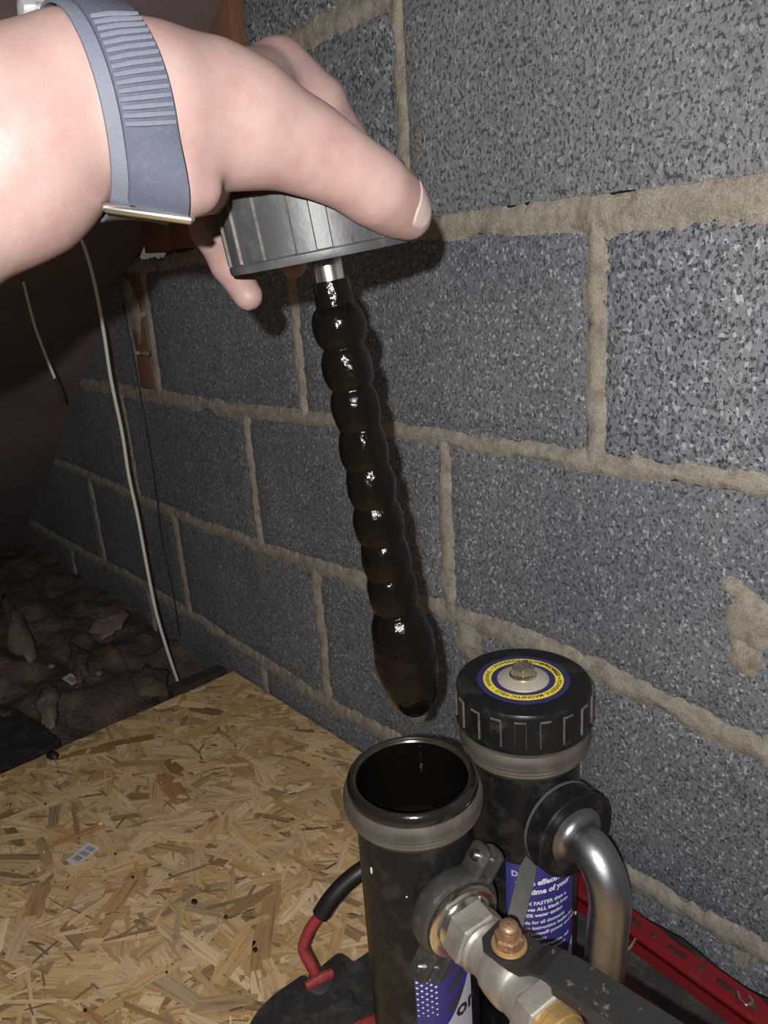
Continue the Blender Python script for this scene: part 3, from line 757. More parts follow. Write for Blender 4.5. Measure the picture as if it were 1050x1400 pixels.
def on_cyl(c, R, px, py):
    d = ray(px, py); a = d[0] ** 2 + d[1] ** 2; ex, ey = CC[0] - c.x, CC[1] - c.y
    b = d[0] * ex + d[1] * ey; q = b * b - a * (ex * ex + ey * ey - R * R)
    return Vector(CC + d * ((-b - math.sqrt(max(q, 0))) / a))
for (own, c, px, py, rx, rz) in ((cl, AL, 508, 1190, .0010, .0028), (cr, AR, 787, 1248, .0014, .0016), (cl, AL, 556, 1226, .0006, .0006)):  # first entry: flash highlight on the canister side, added as a white patch
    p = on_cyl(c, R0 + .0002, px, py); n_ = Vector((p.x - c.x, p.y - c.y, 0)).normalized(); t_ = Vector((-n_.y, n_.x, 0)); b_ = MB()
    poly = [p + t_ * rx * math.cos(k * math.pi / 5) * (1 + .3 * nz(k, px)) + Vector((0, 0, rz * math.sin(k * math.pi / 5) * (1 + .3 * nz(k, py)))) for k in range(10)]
    b_.prism(poly, n_ * .0004); b_.build('white_fleck_glint', 'paper', own, smooth=0, label='small white fleck / painted glint')

# ---------------------------------------------------------------- red and black carrying frame
fr = empty('carrying_frame', (.1, -.22, 0), 'red slotted steel and black tray base under the canisters', 'frame')
mb = MB(); mb.box((.135, -.225, .020), (.33, .27, .030), bevel=.004); mb.build('base_plate', 'dark_red', fr, smooth=30, label='dull maroon base plate')
# slotted back rail, an L section along the wall
zt = .078
P0, P1 = at_z(857, 1238, zt), at_z(1050, 1372, zt); d = (P1 - P0); d.z = 0; d.normalize(); nrm = Vector((d.y, -d.x, 0))
Q0 = at_z(857, 1266, zt); wd = abs((Q0 - P0).dot(nrm))
A_ = P0 - d * .22; Lr = .70
mb = MB()
def rp(a, s_, z): return A_ + d * a + nrm * s_ + Vector((0, 0, z - zt))
def slots():
    return [(.09 + .048 * i, .018) for i in range(13)]
# top flange cut by slots
xs_ = [0]
for c, L in slots(): xs_ += [c - L / 2, c + L / 2]
xs_.append(Lr)
for i in range(len(xs_) - 1):
    a0, a1 = xs_[i], xs_[i + 1]
    if i % 2 == 0: mb.prism([rp(a0, 0, zt), rp(a1, 0, zt), rp(a1, wd, zt), rp(a0, wd, zt)], (0, 0, -.002))
    else:
        mb.prism([rp(a0, 0, zt), rp(a1, 0, zt), rp(a1, wd * .36, zt), rp(a0, wd * .36, zt)], (0, 0, -.002))
        mb.prism([rp(a0, wd * .66, zt), rp(a1, wd * .66, zt), rp(a1, wd, zt), rp(a0, wd, zt)], (0, 0, -.002))
rail = mb.build('slotted_rail', 'red', fr, smooth=0, label='glossy red slotted steel rail')
mb = MB(); mb.prism([rp(0, wd, zt), rp(Lr, wd, zt), rp(Lr, wd + .003, zt - .004), rp(0, wd + .003, zt - .004)], (0, 0, -.004))
mb.prism([rp(0, wd + .001, zt - .002), rp(Lr, wd + .001, zt - .002), rp(Lr, wd + .001, zt - .024), rp(0, wd + .001, zt - .024)], nrm * .002)
mb.build('rail_lip', 'red', rail, smooth=0)
mb = MB(); mb.prism([rp(0, .001, zt - .004), rp(Lr, .001, zt - .004), rp(Lr, wd, zt - .004), rp(0, wd, zt - .004)], (0, 0, -.002)); mb.build('rail_backing', 'cast', rail, smooth=0)
for i in range(12):
    c = rp(.114 + .048 * i, wd * .5, zt)
    b_ = MB(); b_.lathe([(.0001, .0009), (.0022, .0009), (.0030, .0004), (.0032, -.001)], c, n=16); b_.build('rivet', 'cast', rail)
mb = MB(); mb.tube([rp(.16 + .02 * i, -.001, zt - .004 + .004 * math.sin(i * 1.3)) for i in range(24)], .0035, 8); mb.build('black_edge', 'rubber', rail)  # wavy near-black tube along the wall side of the rail
mb = MB(); mb.prism([rp(0, wd + .0035, .057), rp(Lr, wd + .0035, .057), rp(Lr, wd + .05, .053), rp(0, wd + .05, .053)], (0, 0, -.052)); mb.build('black_channel', 'tray', fr, smooth=0)
a0, a1 = at_z(857, 1326, .062), at_z(925, 1400, .062); dd = (a1 - a0).normalized(); n2 = Vector((dd.y, -dd.x, 0))
mb = MB(); mb.prism([a0 - dd * .03, a0 + dd * .07, a0 + dd * .075 + n2 * .006, a0 + dd * .07 + n2 * .026, a0 - dd * .03 + n2 * .026], (0, 0, -.03)); mb.build('inner_plate', 'dark_red', fr, bevel=.002, label='dull maroon inner plate')
mb = MB(); mb.tube(spline([at_z(846, 1296, .07), at_z(858, 1298, .072), at_z(866, 1288, .074), at_z(870, 1282, .074)], 5), .0016, 8); mb.build('wire_clip', 'steel_bright', fr, label='bright bent wire clip')
mb = MB(); mb.tube(spline([at_z(x, y, z) for x, y, z in ((1008, 1356, .080), (1012, 1367, .083), (1021, 1374, .084), (1029, 1370, .083), (1024, 1362, .081))], 6), .0013, 8); mb.build('wire_hook', 'steel_bright', rail, label='bright bent wire hook')
# black moulded tray at the left
zt2 = .050
op = [(330, 1420), (341, 1398), (352, 1380), (372, 1360), (408, 1335), (416, 1333), (420, 1338), (436, 1322), (458, 1304), (466, 1303), (474, 1309), (481, 1315), (506, 1299), (540, 1290), (600, 1300), (620, 1420)]
poly = [at_z(x, y, zt2) for x, y in op]
mb = MB(); mb.prism(poly, (0, 0, -.046)); tr = mb.build('moulded_tray', 'tray', fr, bevel=.003, smooth=40, label='dusty black moulded plastic tray')
mb = MB(); mb.prism([at_z(x, y, zt2 + .006) for x, y in [(395, 1400), (440, 1378), (468, 1362), (474, 1352), (482, 1352), (484, 1366), (492, 1374), (520, 1365), (540, 1420), (385, 1420)]], (0, 0, -.0065)); mb.build('tray_panel', 'tray', tr, bevel=.002, smooth=40)
mb = MB(); mb.prism([at_z(x, y, zt2 + .014) for x, y in [(455, 1412), (488, 1395), (515, 1384), (530, 1400), (520, 1425), (470, 1425)]], (0, 0, -.012)); mb.build('red_edge', 'red_pale', tr, bevel=.002, smooth=40, label='dull red edge strip')
# bent red handle with rubber sleeve
hd = [at_z(434, 1342, zt2), at_z(428, 1325, zt2 + .012), at_z(415, 1300, .078), at_z(417, 1286, .088), at_z(425, 1268, .100), at_z(440, 1248, .113)]
sl = [at_z(438, 1251, .111), at_z(452, 1230, .125), at_z(472, 1208, .137), at_z(500, 1187, .147), at_z(540, 1168, .150), at_z(585, 1160, .146), at_z(640, 1168, .12)]
mb = MB(); mb.tube(spline(hd, 6), .0054, 14); h = mb.build('handle', 'red_pale', fr, label='bent red carrying handle')
mb = MB(); mb.tube(spline(sl, 6), .0086, 16); mb.build('handle_sleeve', 'rubber', h, label='black rubber sleeve')
c = at_z(437, 1345, zt2)
mb = MB(); mb.lathe([(.013, 0), (.013, .0025), (.011, .0035), (.001, .0035)], c, n=32); mb.build('handle_washer', 'grey_plastic', h)
f1, f2 = at_z(418, 1349, zt2 + .006), at_z(454, 1330, zt2 + .006)
mb = MB(); mb.tube([f1, (f1 + f2) / 2 + Vector((0, 0, .001)), f2], [.0042, .0052, .0045], 10); mb.build('handle_foot', 'red_pale', h)

# ================================================================== MAGNETIC ROD HELD OVER THE OPEN CANISTER
RT = at(445, 352, .42); RB = at(573, 988, .522)
RA = (RT - RB).normalized(); RL = (RT - RB).length
def project(P):
    q = CR.T @ (np.array(P) - CC); return 525 - FPX * q[0] / q[2], 700 + FPX * q[1] / q[2]
_ss = np.linspace(0, RL, 400); _yy = np.array([project(RT - RA * s_)[1] for s_ in _ss])
def s_of(py): return float(np.interp(py, _yy, _ss))
rod = empty('magnetic_rod', RB, 'sludge coated magnetic rod with a ribbed cap, held above the open canister', 'filter rod')
rcap = screw_cap(rod, RT, RA, .0525, .040, 'grey_plastic', 'worn_edge', 18, .15)
mb = MB(); mb.lathe([(.0078, .002), (.0082, 0), (.0082, -s_of(384)), (.0070, -s_of(386))], RT, RA, 32); mb.build('steel_neck', 'steel_bright', rod, label='bright steel neck under the cap')
beads = [(405, .0108, .012), (446, .0150, .013), (502, .0146, .013), (558, .0144, .013), (612, .0145, .013), (663, .0148, .013), (714, .0154, .013), (762, .0155, .012), (808, .0160, .012)]
prof = []; N = 300; sa, sb = s_of(383), s_of(978)
def rad_at(s_):
    py = float(np.interp(s_, _ss, _yy)); r = .0094 + .0022 * min(1, max(0, (py - 400) / 400))
    out = 0
    for (b_, R_, _) in beads:
        sc = s_of(b_); hw = (s_of(b_ + 28) - s_of(b_ - 28)) / 2 * 1.02
        q = 1 - ((s_ - sc) / hw) ** 2
        if q > 0: out = max(out, r + (R_ - r) * q ** .55)
    # long lump at the end
    c0, c1 = s_of(826), s_of(982)
    t = (s_ - c0) / (c1 - c0)
    if 0 < t < 1: out = max(out, .0203 * (1 - abs(2 * t - .86) ** 3.0 * .62) ** 1 * min(1, (t / .06) ** .5) * min(1, ((1 - t) / .10) ** .5))
    return max(r if t <= 0 else .006, out)
for i in range(N + 1):
    s_ = sa + (sb - sa) * i / N
    prof.append((rad_at(s_), -s_))
prof = [(.004, -sa)] + prof + [(.003, -sb - .001)]
def wob(r, z, a):
    return r * (1 + .06 * nz(math.cos(a) * 1.3, math.sin(a) * 1.3, z * 60) + .025 * nz(math.cos(a) * 4, math.sin(a) * 4, z * 160))
mb = MB(); mb.lathe(prof, RT, RA, 48, fn=wob); mb.build('sludge', 'wet', rod, smooth=80, label='glossy black beaded sludge')
st_ = s_of(972)
mb = MB(); mb.lathe([(.0072, -st_), (.0074, -st_ - .002), (.0070, -st_ - .0045), (.0050, -st_ - .0065), (.001, -st_ - .0072)], RT, RA, 32); mb.build('rod_tip', 'cast', rod, label='dark steel end of the rod')

# ================================================================== HAND AND FOREARM (camera space field, meshed with surface nets)
def cp(px, py, d): return np.array([(px - 525) / FPX * d, -(py - 700) / FPX * d, -d])
arm_ch = [((-2600, 1180, .190), .052), ((-620, 462, .250), .046), ((-200, 294, .272), .0425), ((0, 206, .290), .0378), ((110, 140, .298), .0285), ((205, 146, .306), .0275)]
palm_ch = [[((205, 152, .306), .0280), ((300, 152, .343), .0236), ((372, 108, .395), .0150)],
           [((215, 150, .315), .026), ((290, 158, .37), .0222), ((372, 118, .42), .0150)],
           [((215, 160, .315), .025), ((280, 175, .375), .020), ((345, 150, .445), .0150)],
           [((220, 185, .315), .022), ((262, 210, .375), .017), ((285, 215, .44), .0140)]]
thumb_ch = [((208, 154, .308), .0278), ((290, 158, .324), .0270), ((345, 172, .331), .0234), ((408, 197, .341), .0175), ((432, 209, .346), .0163), ((475, 233, .352), .0146), ((514, 260, .361), .0147), ((540, 279, .374), .0131), ((560, 296, .382), .0109)]
heel_ch = [((214, 205, .309), .0175), ((236, 250, .308), .0138), ((266, 254, .314), .0112)]
heel2 = [((222, 215, .318), .016), ((262, 245, .345), .0142), ((285, 258, .39), .0125)]
fingers = [[((384, 96, .400), .0158), ((440, 140, .418), .0128), ((476, 195, .442), .0113), ((484, 245, .482), .0098), ((470, 300, .491), .0085)],
           [((372, 112, .425), .0155), ((425, 190, .480), .0115), ((410, 290, .495), .0098), ((401, 362, .484), .0084)],
           [((342, 145, .450), .0150), ((372, 220, .495), .0112), ((362, 300, .500), .0095), ((368, 338, .492), .0082)],
           [((276, 225, .440), .0140), ((272, 262, .450), .0128), ((288, 315, .448), .0112), ((312, 362, .443), .0098), ((339, 404, .440), .0086)]]
def chain_sdf(P, ch, k=.006):
    out = None
    for (a, ra), (b_, rb) in zip(ch[:-1], ch[1:]):
        A, B = cp(*a), cp(*b_); ba = B - A
        t = np.clip(((P - A) @ ba) / (ba @ ba), 0, 1)
        d = np.linalg.norm(P - A - t[..., None] * ba, axis=-1) - (ra + t * (rb - ra))
        out = d if out is None else smin(out, d, k)
    return out
def smin(a, b_, k):
    h = np.maximum(k - np.abs(a - b_), 0) / k
    return np.minimum(a, b_) - h * h * k * .25
def groove(P, F, a, b_, r, depth):
    A, B = cp(*a), cp(*b_); ba = B - A
    t = np.clip(((P - A) @ ba) / (ba @ ba), 0, 1)
    d = np.linalg.norm(P - A - t[..., None] * ba, axis=-1)
    return F + depth * np.exp(-(d / r) ** 2)
def hand_sdf(P):
    F = chain_sdf(P, arm_ch, .012)
    for c in palm_ch: F = smin(F, chain_sdf(P, c, .010), .012)
    F = smin(F, chain_sdf(P, heel_ch, .006), .005)
    F = smin(F, chain_sdf(P, heel2, .008), .008)
    F = smin(F, chain_sdf(P, thumb_ch, .010), .0045)
    for i, c in enumerate(fingers): F = smin(F, chain_sdf(P, c, .004), .007)
    # creases at the thumb joint and wrist
    for a, b_, r, dp in (((404, 190, .323), (418, 252, .331), .0013, .0010), ((416, 196, .328), (428, 250, .336), .0012, .0008), ((428, 200, .330), (436, 248, .338), .0012, .0006),
                         ((500, 236, .344), (508, 252, .347), .0012, .0004), ((205, 286, .291), (272, 284, .303), .0012, .0012),
                         ((438, 105, .405), (446, 150, .408), .0016, .0012), ((284, 262, .300), (290, 236, .298), .003, .0022)):
        F = groove(P, F, a, b_, r, dp)
    return F
def surface_nets(fn, lo, hi, h):
    n = np.ceil((hi - lo) / h).astype(int) + 1
    ax = [lo[i] + h * np.arange(n[i]) for i in range(3)]
    F = np.empty(n, dtype=np.float32)
    B = 10; nb = -(-n // B)                     # evaluate finely only near the surface
    cen = np.stack(np.meshgrid(*[lo[i] + h * (np.arange(nb[i]) * B + (B - 1) / 2) for i in range(3)], indexing='ij'), -1)
    D = fn(cen)
    F[:] = 1.0
    for bi in np.argwhere(D < h * B * .9 + .006):
        sl = tuple(slice(bi[i] * B, min((bi[i] + 1) * B, n[i])) for i in range(3))
        if D[tuple(bi)] < -(h * B * .9 + .006): F[sl] = -1.0; continue
        F[sl] = fn(np.stack(np.meshgrid(*[ax[i][sl[i]] for i in range(3)], indexing='ij'), -1))
    ins_ = F < 0
    c = np.zeros(n - 1, dtype=np.int8)
    for dx in (0, 1):
        for dy in (0, 1):
            for dz in (0, 1): c += ins_[dx:n[0] - 1 + dx, dy:n[1] - 1 + dy, dz:n[2] - 1 + dz]
    cells = np.argwhere((c > 0) & (c < 8)); idx = -np.ones(n - 1, dtype=np.int64); idx[tuple(cells.T)] = np.arange(len(cells))
    acc = np.zeros((len(cells), 3)); cnt = np.zeros(len(cells))
    corners = [(x, y, z) for x in (0, 1) for y in (0, 1) for z in (0, 1)]
    for a in corners:
        for k in range(3):
            if a[k] == 1: continue
            b_ = list(a); b_[k] = 1
            fa = F[tuple((cells + a).T)]; fb = F[tuple((cells + b_).T)]
            mk = (fa < 0) != (fb < 0)
            t = np.where(mk, fa / np.where(mk, fa - fb, 1), 0)
            p = np.array(a, dtype=float)[None] + t[:, None] * np.eye(3)[k][None]
            acc[mk] += p[mk]; cnt[mk] += 1
    V_ = lo + h * (cells + acc / cnt[:, None])
    faces = []
    for k in range(3):
        s0 = [slice(1, -1)] * 3; s0[k] = slice(0, n[k] - 1); s1 = list(s0); s1[k] = slice(1, n[k])
        e = np.argwhere(ins_[tuple(s0)] != ins_[tuple(s1)])
        off = np.ones(3, dtype=int); off[k] = 0; e = e + off
        sgn = ins_[tuple(e.T)]
        u_, v_ = np.eye(3, dtype=int)[(k + 1) % 3], np.eye(3, dtype=int)[(k + 2) % 3]
        q = np.stack([idx[tuple((e - u_ - v_).T)], idx[tuple((e - v_).T)], idx[tuple(e.T)], idx[tuple((e - u_).T)]], 1)
        q[~sgn] = q[~sgn][:, ::-1]; faces.append(q[(q >= 0).all(1)])
    return V_, np.concatenate(faces)
allp = []
for ch in [arm_ch, thumb_ch, heel_ch, heel2] + palm_ch + fingers:
    for a, r in ch: allp += [cp(*a) - r - .004, cp(*a) + r + .004]
allp = np.array(allp)
HV, HF = surface_nets(hand_sdf, allp.min(0), allp.max(0), .0019)
HW = HV @ CR.T + CC
hb = at(150, 155, .262)
person = empty('person', hb, 'bare left forearm and hand reaching in from the left, gripping the ribbed cap', 'person')
me = bpy.data.meshes.new('hand_and_forearm'); me.from_pydata((HW - np.array(hb)).tolist(), [], HF.tolist())
me.polygons.foreach_set('use_smooth', np.ones(len(me.polygons), dtype=bool)); me.materials.append(M['skin'])
ho = bpy.data.objects.new('hand_and_forearm', me); COL.objects.link(ho); ho.parent = person
sm = ho.modifiers.new('soften', 'SMOOTH'); sm.iterations = 4; sm.factor = .5
def W(c): return Vector(CR @ np.array(c) + CC)
# thumb nail: curved plate on the outer side of the tip
tipc = cp(545, 286, .376); tdir = cp(560, 296, .382) - cp(514, 260, .361); tdir /= np.linalg.norm(tdir)
nrm_ = np.array([.38, .10, .92]); nrm_ -= tdir * (nrm_ @ tdir); nrm_ /= np.linalg.norm(nrm_); sd_ = np.cross(tdir, nrm_)
mb = MB(); vs = []; NA, NB = 12, 12; keep = {}
def surf_r(p, d):
    rr = np.linspace(.003, .02, 160); f = hand_sdf(p[None] + d[None] * rr[:, None]); return float(rr[np.argmax(f > 0)])
for i in range(NA + 1):
    for j in range(NB + 1):
        u_ = i / NA; v_ = -1 + 2 * j / NB
        l = -.0045 + .0155 * u_
        hw = .95 * math.sqrt(max(.02, 1 - (1 - u_ / .4) ** 2)) if u_ < .4 else .95 * (1 - .25 * ((u_ - .4) / .6) ** 2.5)
        a = v_ * hw; d = nrm_ * math.cos(a) + sd_ * math.sin(a)
        r_ = surf_r(tipc + tdir * min(l, .0085), d) + .0004 - (.0009 if i == 0 or j in (0, NB) else 0)
        vs.append(W(tipc + tdir * l + d * (r_ - max(0, l - .0085) * .5)))
mb.add(vs, [(i * (NB + 1) + j, (i + 1) * (NB + 1) + j, (i + 1) * (NB + 1) + j + 1, i * (NB + 1) + j + 1) for i in range(NA) for j in range(NB)])
mb.build('thumb_nail', 'nail', person, smooth=80)
# ------------------------------------------------------------------ watch strap round the wrist
wc = cp(150, 152, .300); wa = cp(205, 186, .308) - cp(0, 206, .279); wa /= np.linalg.norm(wa)
wn = -wc / np.linalg.norm(wc); wn -= wa * (wn @ wa); wn /= np.linalg.norm(wn); wu = np.cross(wn, wa); wu = wu if wu[1] > 0 else -wu
def skin_r(th, s_):
    d = wn * math.cos(th) + wu * math.sin(th); lo_, hi_ = .015, .06
    rr = np.linspace(.018, .052, 120); f = hand_sdf((wc + wa * s_)[None] + d[None] * rr[:, None]); k = np.argmax(f > 0)
    return float(rr[k])
TH = [2 * math.pi * i / 96 for i in range(97)]
Rr = {s_: np.array([skin_r(t, s_) for t in TH[:-1]]) for s_ in (-.012, 0.0, .012)}
for s_ in Rr:
    v_ = np.max([np.roll(Rr[s_], q_) for q_ in range(-2, 3)], axis=0)
    for _ in range(6): v_ = (np.roll(v_, 1) + v_ + np.roll(v_, -1)) / 3
    Rr[s_] = v_
def band_r(th, s_):
    i = (th / (2 * math.pi) * 96) % 96; i0 = int(i); f = i - i0
    q = [float(v_[i0 % 96] * (1 - f) + v_[(i0 + 1) % 96] * f) for v_ in (Rr[-.012], Rr[0.0], Rr[.012])]
    return float(np.interp(s_, (-.012, 0, .012), q))
def wp(th, s_, h): 
    r = band_r(th, s_) + h; return W(wc + wa * s_ + (wn * math.cos(th) + wu * math.sin(th)) * r)
watch = empty('watch', W(wc), 'blue grey ribbed watch strap with a pale metal bar round the wrist', 'watch')
def band(name, s0, s1, h0, h1, t0, t1, mat, n=90):
    b_ = MB(); vs = []; prof_ = [(s0, h0), (s0, h1 - .0004), (s0 + .0006, h1), (s1 - .0006, h1), (s1, h1 - .0004), (s1, h0)]
    for i in range(n + 1):
        t = t0 + (t1 - t0) * i / n
        vs += [wp(t, s_, h) for s_, h in prof_]
    k = len(prof_)
    b_.add(vs, [(i * k + j, i * k + (j + 1) % k, (i + 1) * k + (j + 1) % k, (i + 1) * k + j) for i in range(n) for j in range(k)] + [tuple(range(k)), tuple(n * k + j for j in range(k))])
    return b_.build(name, mat, watch, smooth=40)
band('inner_strap', -.0125, .0085, .0002, .0018, rad(-175), rad(118), 'strap_edge')
outer = band('outer_strap', -.0075, .0112, .0018, .0038, rad(-57), rad(112), 'strap')
for i in range(15):
    t = rad(-8 + i * 4.6)
    b_ = MB(); b_.tube([wp(t, -.0068, .0036), wp(t, 0, .0040), wp(t, .0106, .0036)], [.0009, .0011, .0009], 8); b_.build('strap_rib', 'strap_edge', outer)
b_ = MB(); b_.tube([wp(rad(-64), -.0165, .0030), wp(rad(-64), -.015, .0034), wp(rad(-53), .0125, .0034), wp(rad(-53), .0135, .0030)], [.0012, .0021, .0021, .0012], 14); b_.build('strap_bar', 'steel_bright', watch, label='pale metal strap bar')
b_ = MB(); cw = wp(rad(146), 0, .0065); rw = Matrix((Vector(CR @ wa), Vector(CR @ np.cross(wn * math.cos(rad(146)) + wu * math.sin(rad(146)), wa)), Vector(CR @ (wn * math.cos(rad(146)) + wu * math.sin(rad(146)))))).transposed()
b_.box(cw, (.034, .038, .009), rot=rw, bevel=.0035); b_.build('watch_case', 'watch_grey', watch, label='pale grey watch case')
b_ = MB(); b_.tube([wp(rad(119), -.0125, .003), wp(rad(119), .0085, .003)], .0024, 12); b_.build('strap_lug', 'watch_grey', watch)

# ================================================================== CABLES
def cable(name, pts, r, mat, label, cat='cable'):
    b_ = MB(); P = spline(pts, 6); b_.tube(P, r, 10); o = b_.build(name, mat, smooth=80); tag(o, label, cat); return o
cable('white_cable', [at_x(*p, -.82) for p in ((92, 285), (105, 315), (118, 345), (131, 395), (142, 455), (152, 520), (167, 592), (176, 650), (188, 705), (199, 765), (213, 835), (229, 890), (246, 940))], .0029, 'wire', 'long white cable hanging down to the corner of the board')
sc = empty('cut_cable', at_x(60, 470, -.95), 'short cut white cable end dangling at the far left', 'cable')
b_ = MB(); b_.tube(spline([at_x(*p, -.95) for p in ((32, 385), (40, 418), (49, 450), (62, 485), (75, 517))], 5), .0024, 10); b_.build('sheath', 'wire', sc)
b_ = MB(); b_.tube(spline([at_x(*p, -.95) for p in ((75, 516), (81, 532), (85, 550))], 5), [.0022] * 6 + [.0028] * 4 + [.0010], 10); b_.build('stripped_end', 'dark_wire_line', sc, label='dark stripped cable end')
cable('thin_dark_line', [at_y(*p, -.004) for p in ((168, 415), (181, 480), (192, 540), (203, 600), (213, 670), (222, 740), (235, 800), (246, 870))], .0014, 'dark_wire_line', 'thin dark line running down the wall beside the white cable')  # thin dark tube against the wall, right of the white cable

# ================================================================== SMALL THINGS ON THE BOARD AND INSULATION
def sticker(name, corners, z, label, bars):
    P = [at_z(x, y, z) for x, y in corners]; b_ = MB(); nx, ny = 6, 4; vs = []
    def q(u, v_, h=0):
        a = P[0].lerp(P[1], u); c = P[3].lerp(P[2], u); r = a.lerp(c, v_); r = Vector(r); r.z += .0035 * (1 - u) ** 2 + .0012 * v_ + h; return r
    for i in range(nx + 1):
        for j in range(ny + 1): vs.append(q(i / nx, j / ny))
    top = [(i * (ny + 1) + j, (i + 1) * (ny + 1) + j, (i + 1) * (ny + 1) + j + 1, i * (ny + 1) + j + 1) for i in range(nx) for j in range(ny)]
    b_.add(vs, top); k = len(vs); b_.add([v_ - Vector((0, 0, .0004)) for v_ in vs], [f[::-1] for f in top])
    o = b_.build(name, 'paper', smooth=60); tag(o, label, 'sticker', 'barcode stickers')
    for (u0, u1, v0, v1, n) in bars:
        g = MB()
        for i in range(n):
            a = u0 + (u1 - u0) * i / n; w_ = (u1 - u0) / n * (.45 + .35 * ((i * 7) % 3) / 2)
            g.add([q(a, v0, .0004), q(a + w_, v0, .0004), q(a + w_, v1, .0004), q(a, v1, .0004)], [(0, 1, 2, 3)])
        go = g.build('barcode', 'bar_grey', o, smooth=0)
    return o
sticker('barcode_sticker', [(90, 1179), (120, 1152), (137, 1160), (104, 1189)], .0022, 'white barcode sticker lying on the tan board', [(.18, .42, .25, .80, 7), (.47, .66, .25, .85, 6), (.72, .90, .25, .85, 6)])
sticker('barcode_sticker', [(85, 930), (96, 920), (111, 929), (99, 940)], .004, 'small white barcode sticker lying on the brown insulation', [(.25, .75, .2, .85, 7)])
def lump(name, px, py, z, r, mat, label, cat, group=None, flat=.6, seed=0):
    c = at_z(px, py, z); b_ = MB(); bm = bmesh.new(); bmesh.ops.create_icosphere(bm, subdivisions=2, radius=1)
    for x in bm.verts:
        k = 1 + .45 * nz(x.co.x * 1.6 + seed, x.co.y * 1.6, x.co.z * 1.6 + px); x.co = Vector((x.co.x * r * k, x.co.y * r * k * .8, x.co.z * r * k * flat)) + c + Vector((0, 0, r * flat * .7))
    bm.verts.index_update(); b_.add([x.co for x in bm.verts], [[y.index for y in f.verts] for f in bm.faces]); bm.free()
    return tag(b_.build(name, mat, smooth=50), label, cat, group)
lump('black_lump', 73, 1036, .001, .011, 'black_scrap', 'black lump of grit on the far edge of the board', 'debris', seed=1)
for i, (x, y, r) in enumerate(((266, 1234, .0042), (309, 1255, .0032), (117, 1382, .0022), (158, 1168, .002), (349, 1300, .0035), (228, 1330, .0018), (182, 1200, .0022), (322, 1020, .0018), (400, 1120, .0016), (62, 1100, .002))):
    lump('dark_crumb', x, y, .0012, r, 'black_scrap', 'largest dark crumb in the middle of the tan board' if i == 0 else 'tiny dark crumb lying on the tan board', 'debris', 'dark crumbs on the board', seed=i)
for i, (x, y, r) in enumerate(((138, 1127, .0030), (220, 1070, .0014), (60, 1165, .0014), (360, 1195, .0022), (420, 1010, .0012), (250, 1180, .0012))):
    lump('pale_crumb', x, y, .0012, r, 'paper', 'pale crumb on the board just above the barcode sticker' if i == 0 else 'tiny pale crumb lying on the tan board', 'debris', 'pale crumbs on the board', seed=i + 20)
lump('pale_pebble', 71, 913, .005, .0075, 'insul_pale', 'small round pale pebble above the sticker on the insulation', 'debris', seed=3)
lump('pale_pebble', 136, 923, .005, .008, 'insul_pale', 'small pale pebble right of the sticker on the insulation', 'debris', seed=4)
b_ = MB()
for i in range(60):
    c = at_z(random.uniform(8, 228), random.uniform(845, 985), .004); q = random.uniform(.0010, .0028)
    b_.box(c, (q, q * .8, q * .5), rot=Matrix.Rotation(random.uniform(0, 3), 3, 'Z'))
tag(b_.build('dust_flecks', 'insul_pale', smooth=0), 'tiny pale dust flecks scattered over the brown insulation', 'dust', kind='stuff')
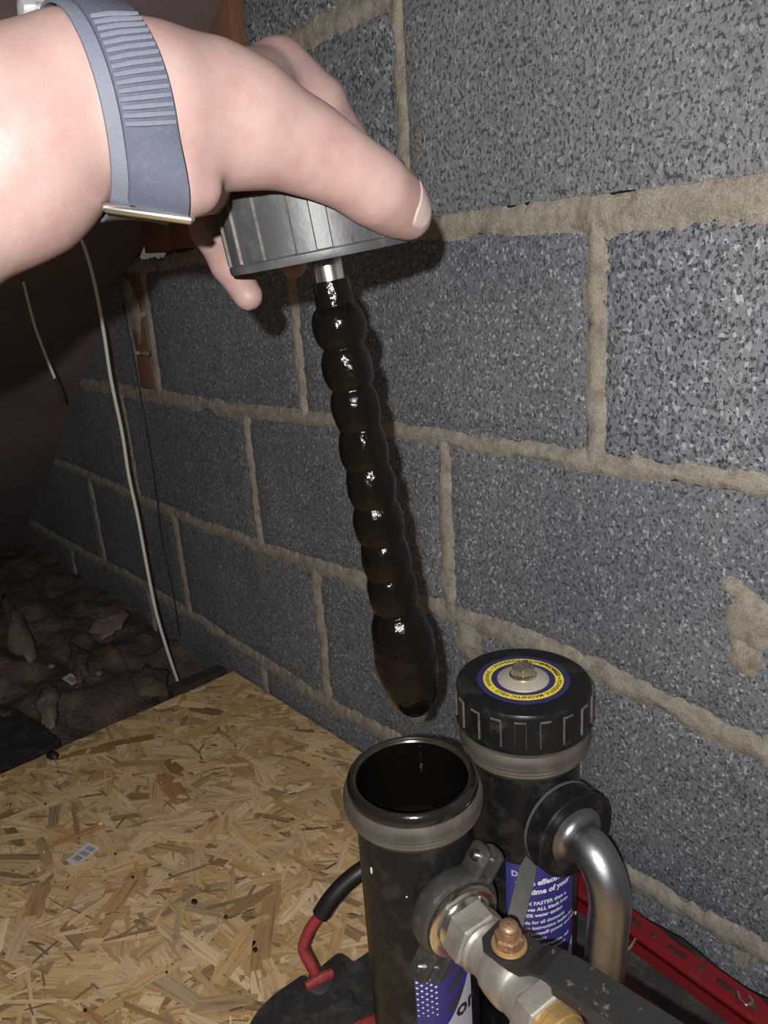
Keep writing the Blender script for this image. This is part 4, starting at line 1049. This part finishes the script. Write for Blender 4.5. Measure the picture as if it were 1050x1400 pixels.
def torn(name, pts, z, h, mat, label, seed):
    P = [at_z(x, y, z) for x, y in pts]; c = sum(P, Vector()) / len(P); b_ = MB(); n = len(P); vs = [c + Vector((0, 0, h))]
    R_ = 6
    for k in range(1, R_ + 1):
        for i in range(n * 4):
            a = P[i // 4].lerp(P[(i // 4 + 1) % n], (i % 4) / 4); p = c.lerp(a, k / R_ * (1 + .38 * nz(i * .55, seed * 3.1) + .2 * nz(i * 1.9, seed)))
            p.z = z + h * (1 - (k / R_) ** 2) + .5 * h * nz(p.x * 45 + seed, p.y * 45, seed) + (.15 * h * nz(i * 1.7, seed))
            vs.append(p)
    m_ = n * 4
    fs = [(0, 1 + i, 1 + (i + 1) % m_) for i in range(m_)]
    for k in range(R_ - 1): fs += [(1 + k * m_ + i, 1 + (k + 1) * m_ + i, 1 + (k + 1) * m_ + (i + 1) % m_, 1 + k * m_ + (i + 1) % m_) for i in range(m_)]
    b_.add(vs, fs); o = b_.build(name, mat, smooth=85)
    md = o.modifiers.new('thickness', 'SOLIDIFY'); md.thickness = .0015
    return tag(o, label, 'insulation')
torn('torn_wrapping', [(48, 955), (70, 932), (82, 950), (78, 985), (70, 998), (56, 990)], .0, .014, 'insul_pale', 'torn pale wrapping scrap left of the board edge', 1)
torn('torn_wrapping', [(118, 858), (150, 842), (178, 830), (165, 858), (140, 875)], .03, .014, 'insul_pale', 'curled pale wrapping piece beside the wall corner', 2)
torn('torn_wrapping', [(5, 812), (28, 836), (50, 872), (40, 905), (8, 880)], .02, .024, 'insul_pale', 'large pale wrapping fold at the far left', 3)
torn('torn_wrapping', [(175, 925), (200, 905), (232, 920), (225, 950), (190, 955)], .0, .014, 'insulation', 'brown crumpled wrapping next to the white cable foot', 4)
torn('torn_wrapping', [(95, 880), (125, 890), (122, 925), (105, 935), (92, 910)], .01, .014, 'insulation', 'brown crumpled wrapping near the small sticker', 5)
b_ = MB(); b_.prism([at_z(x, y, -.004) for x, y in ((-40, 950), (22, 968), (52, 985), (82, 1010), (72, 1030), (20, 1052), (-40, 1085))], (0, 0, -.05))
tag(b_.build('grey_slab', 'tray', smooth=0, bevel=.004), 'dark grey slab wedged beside the board edge at the far left', 'slab')
b_ = MB(); b_.prism([(-.768, -.012, .004), (-.768, -.12, .004), (-.80, -.12, .004), (-.80, -.012, .004)], (0, 0, -.09))
tag(b_.build('timber_joist', 'timber', smooth=0, bevel=.003), 'dark timber joist end between the board corner and the wall', 'joist')
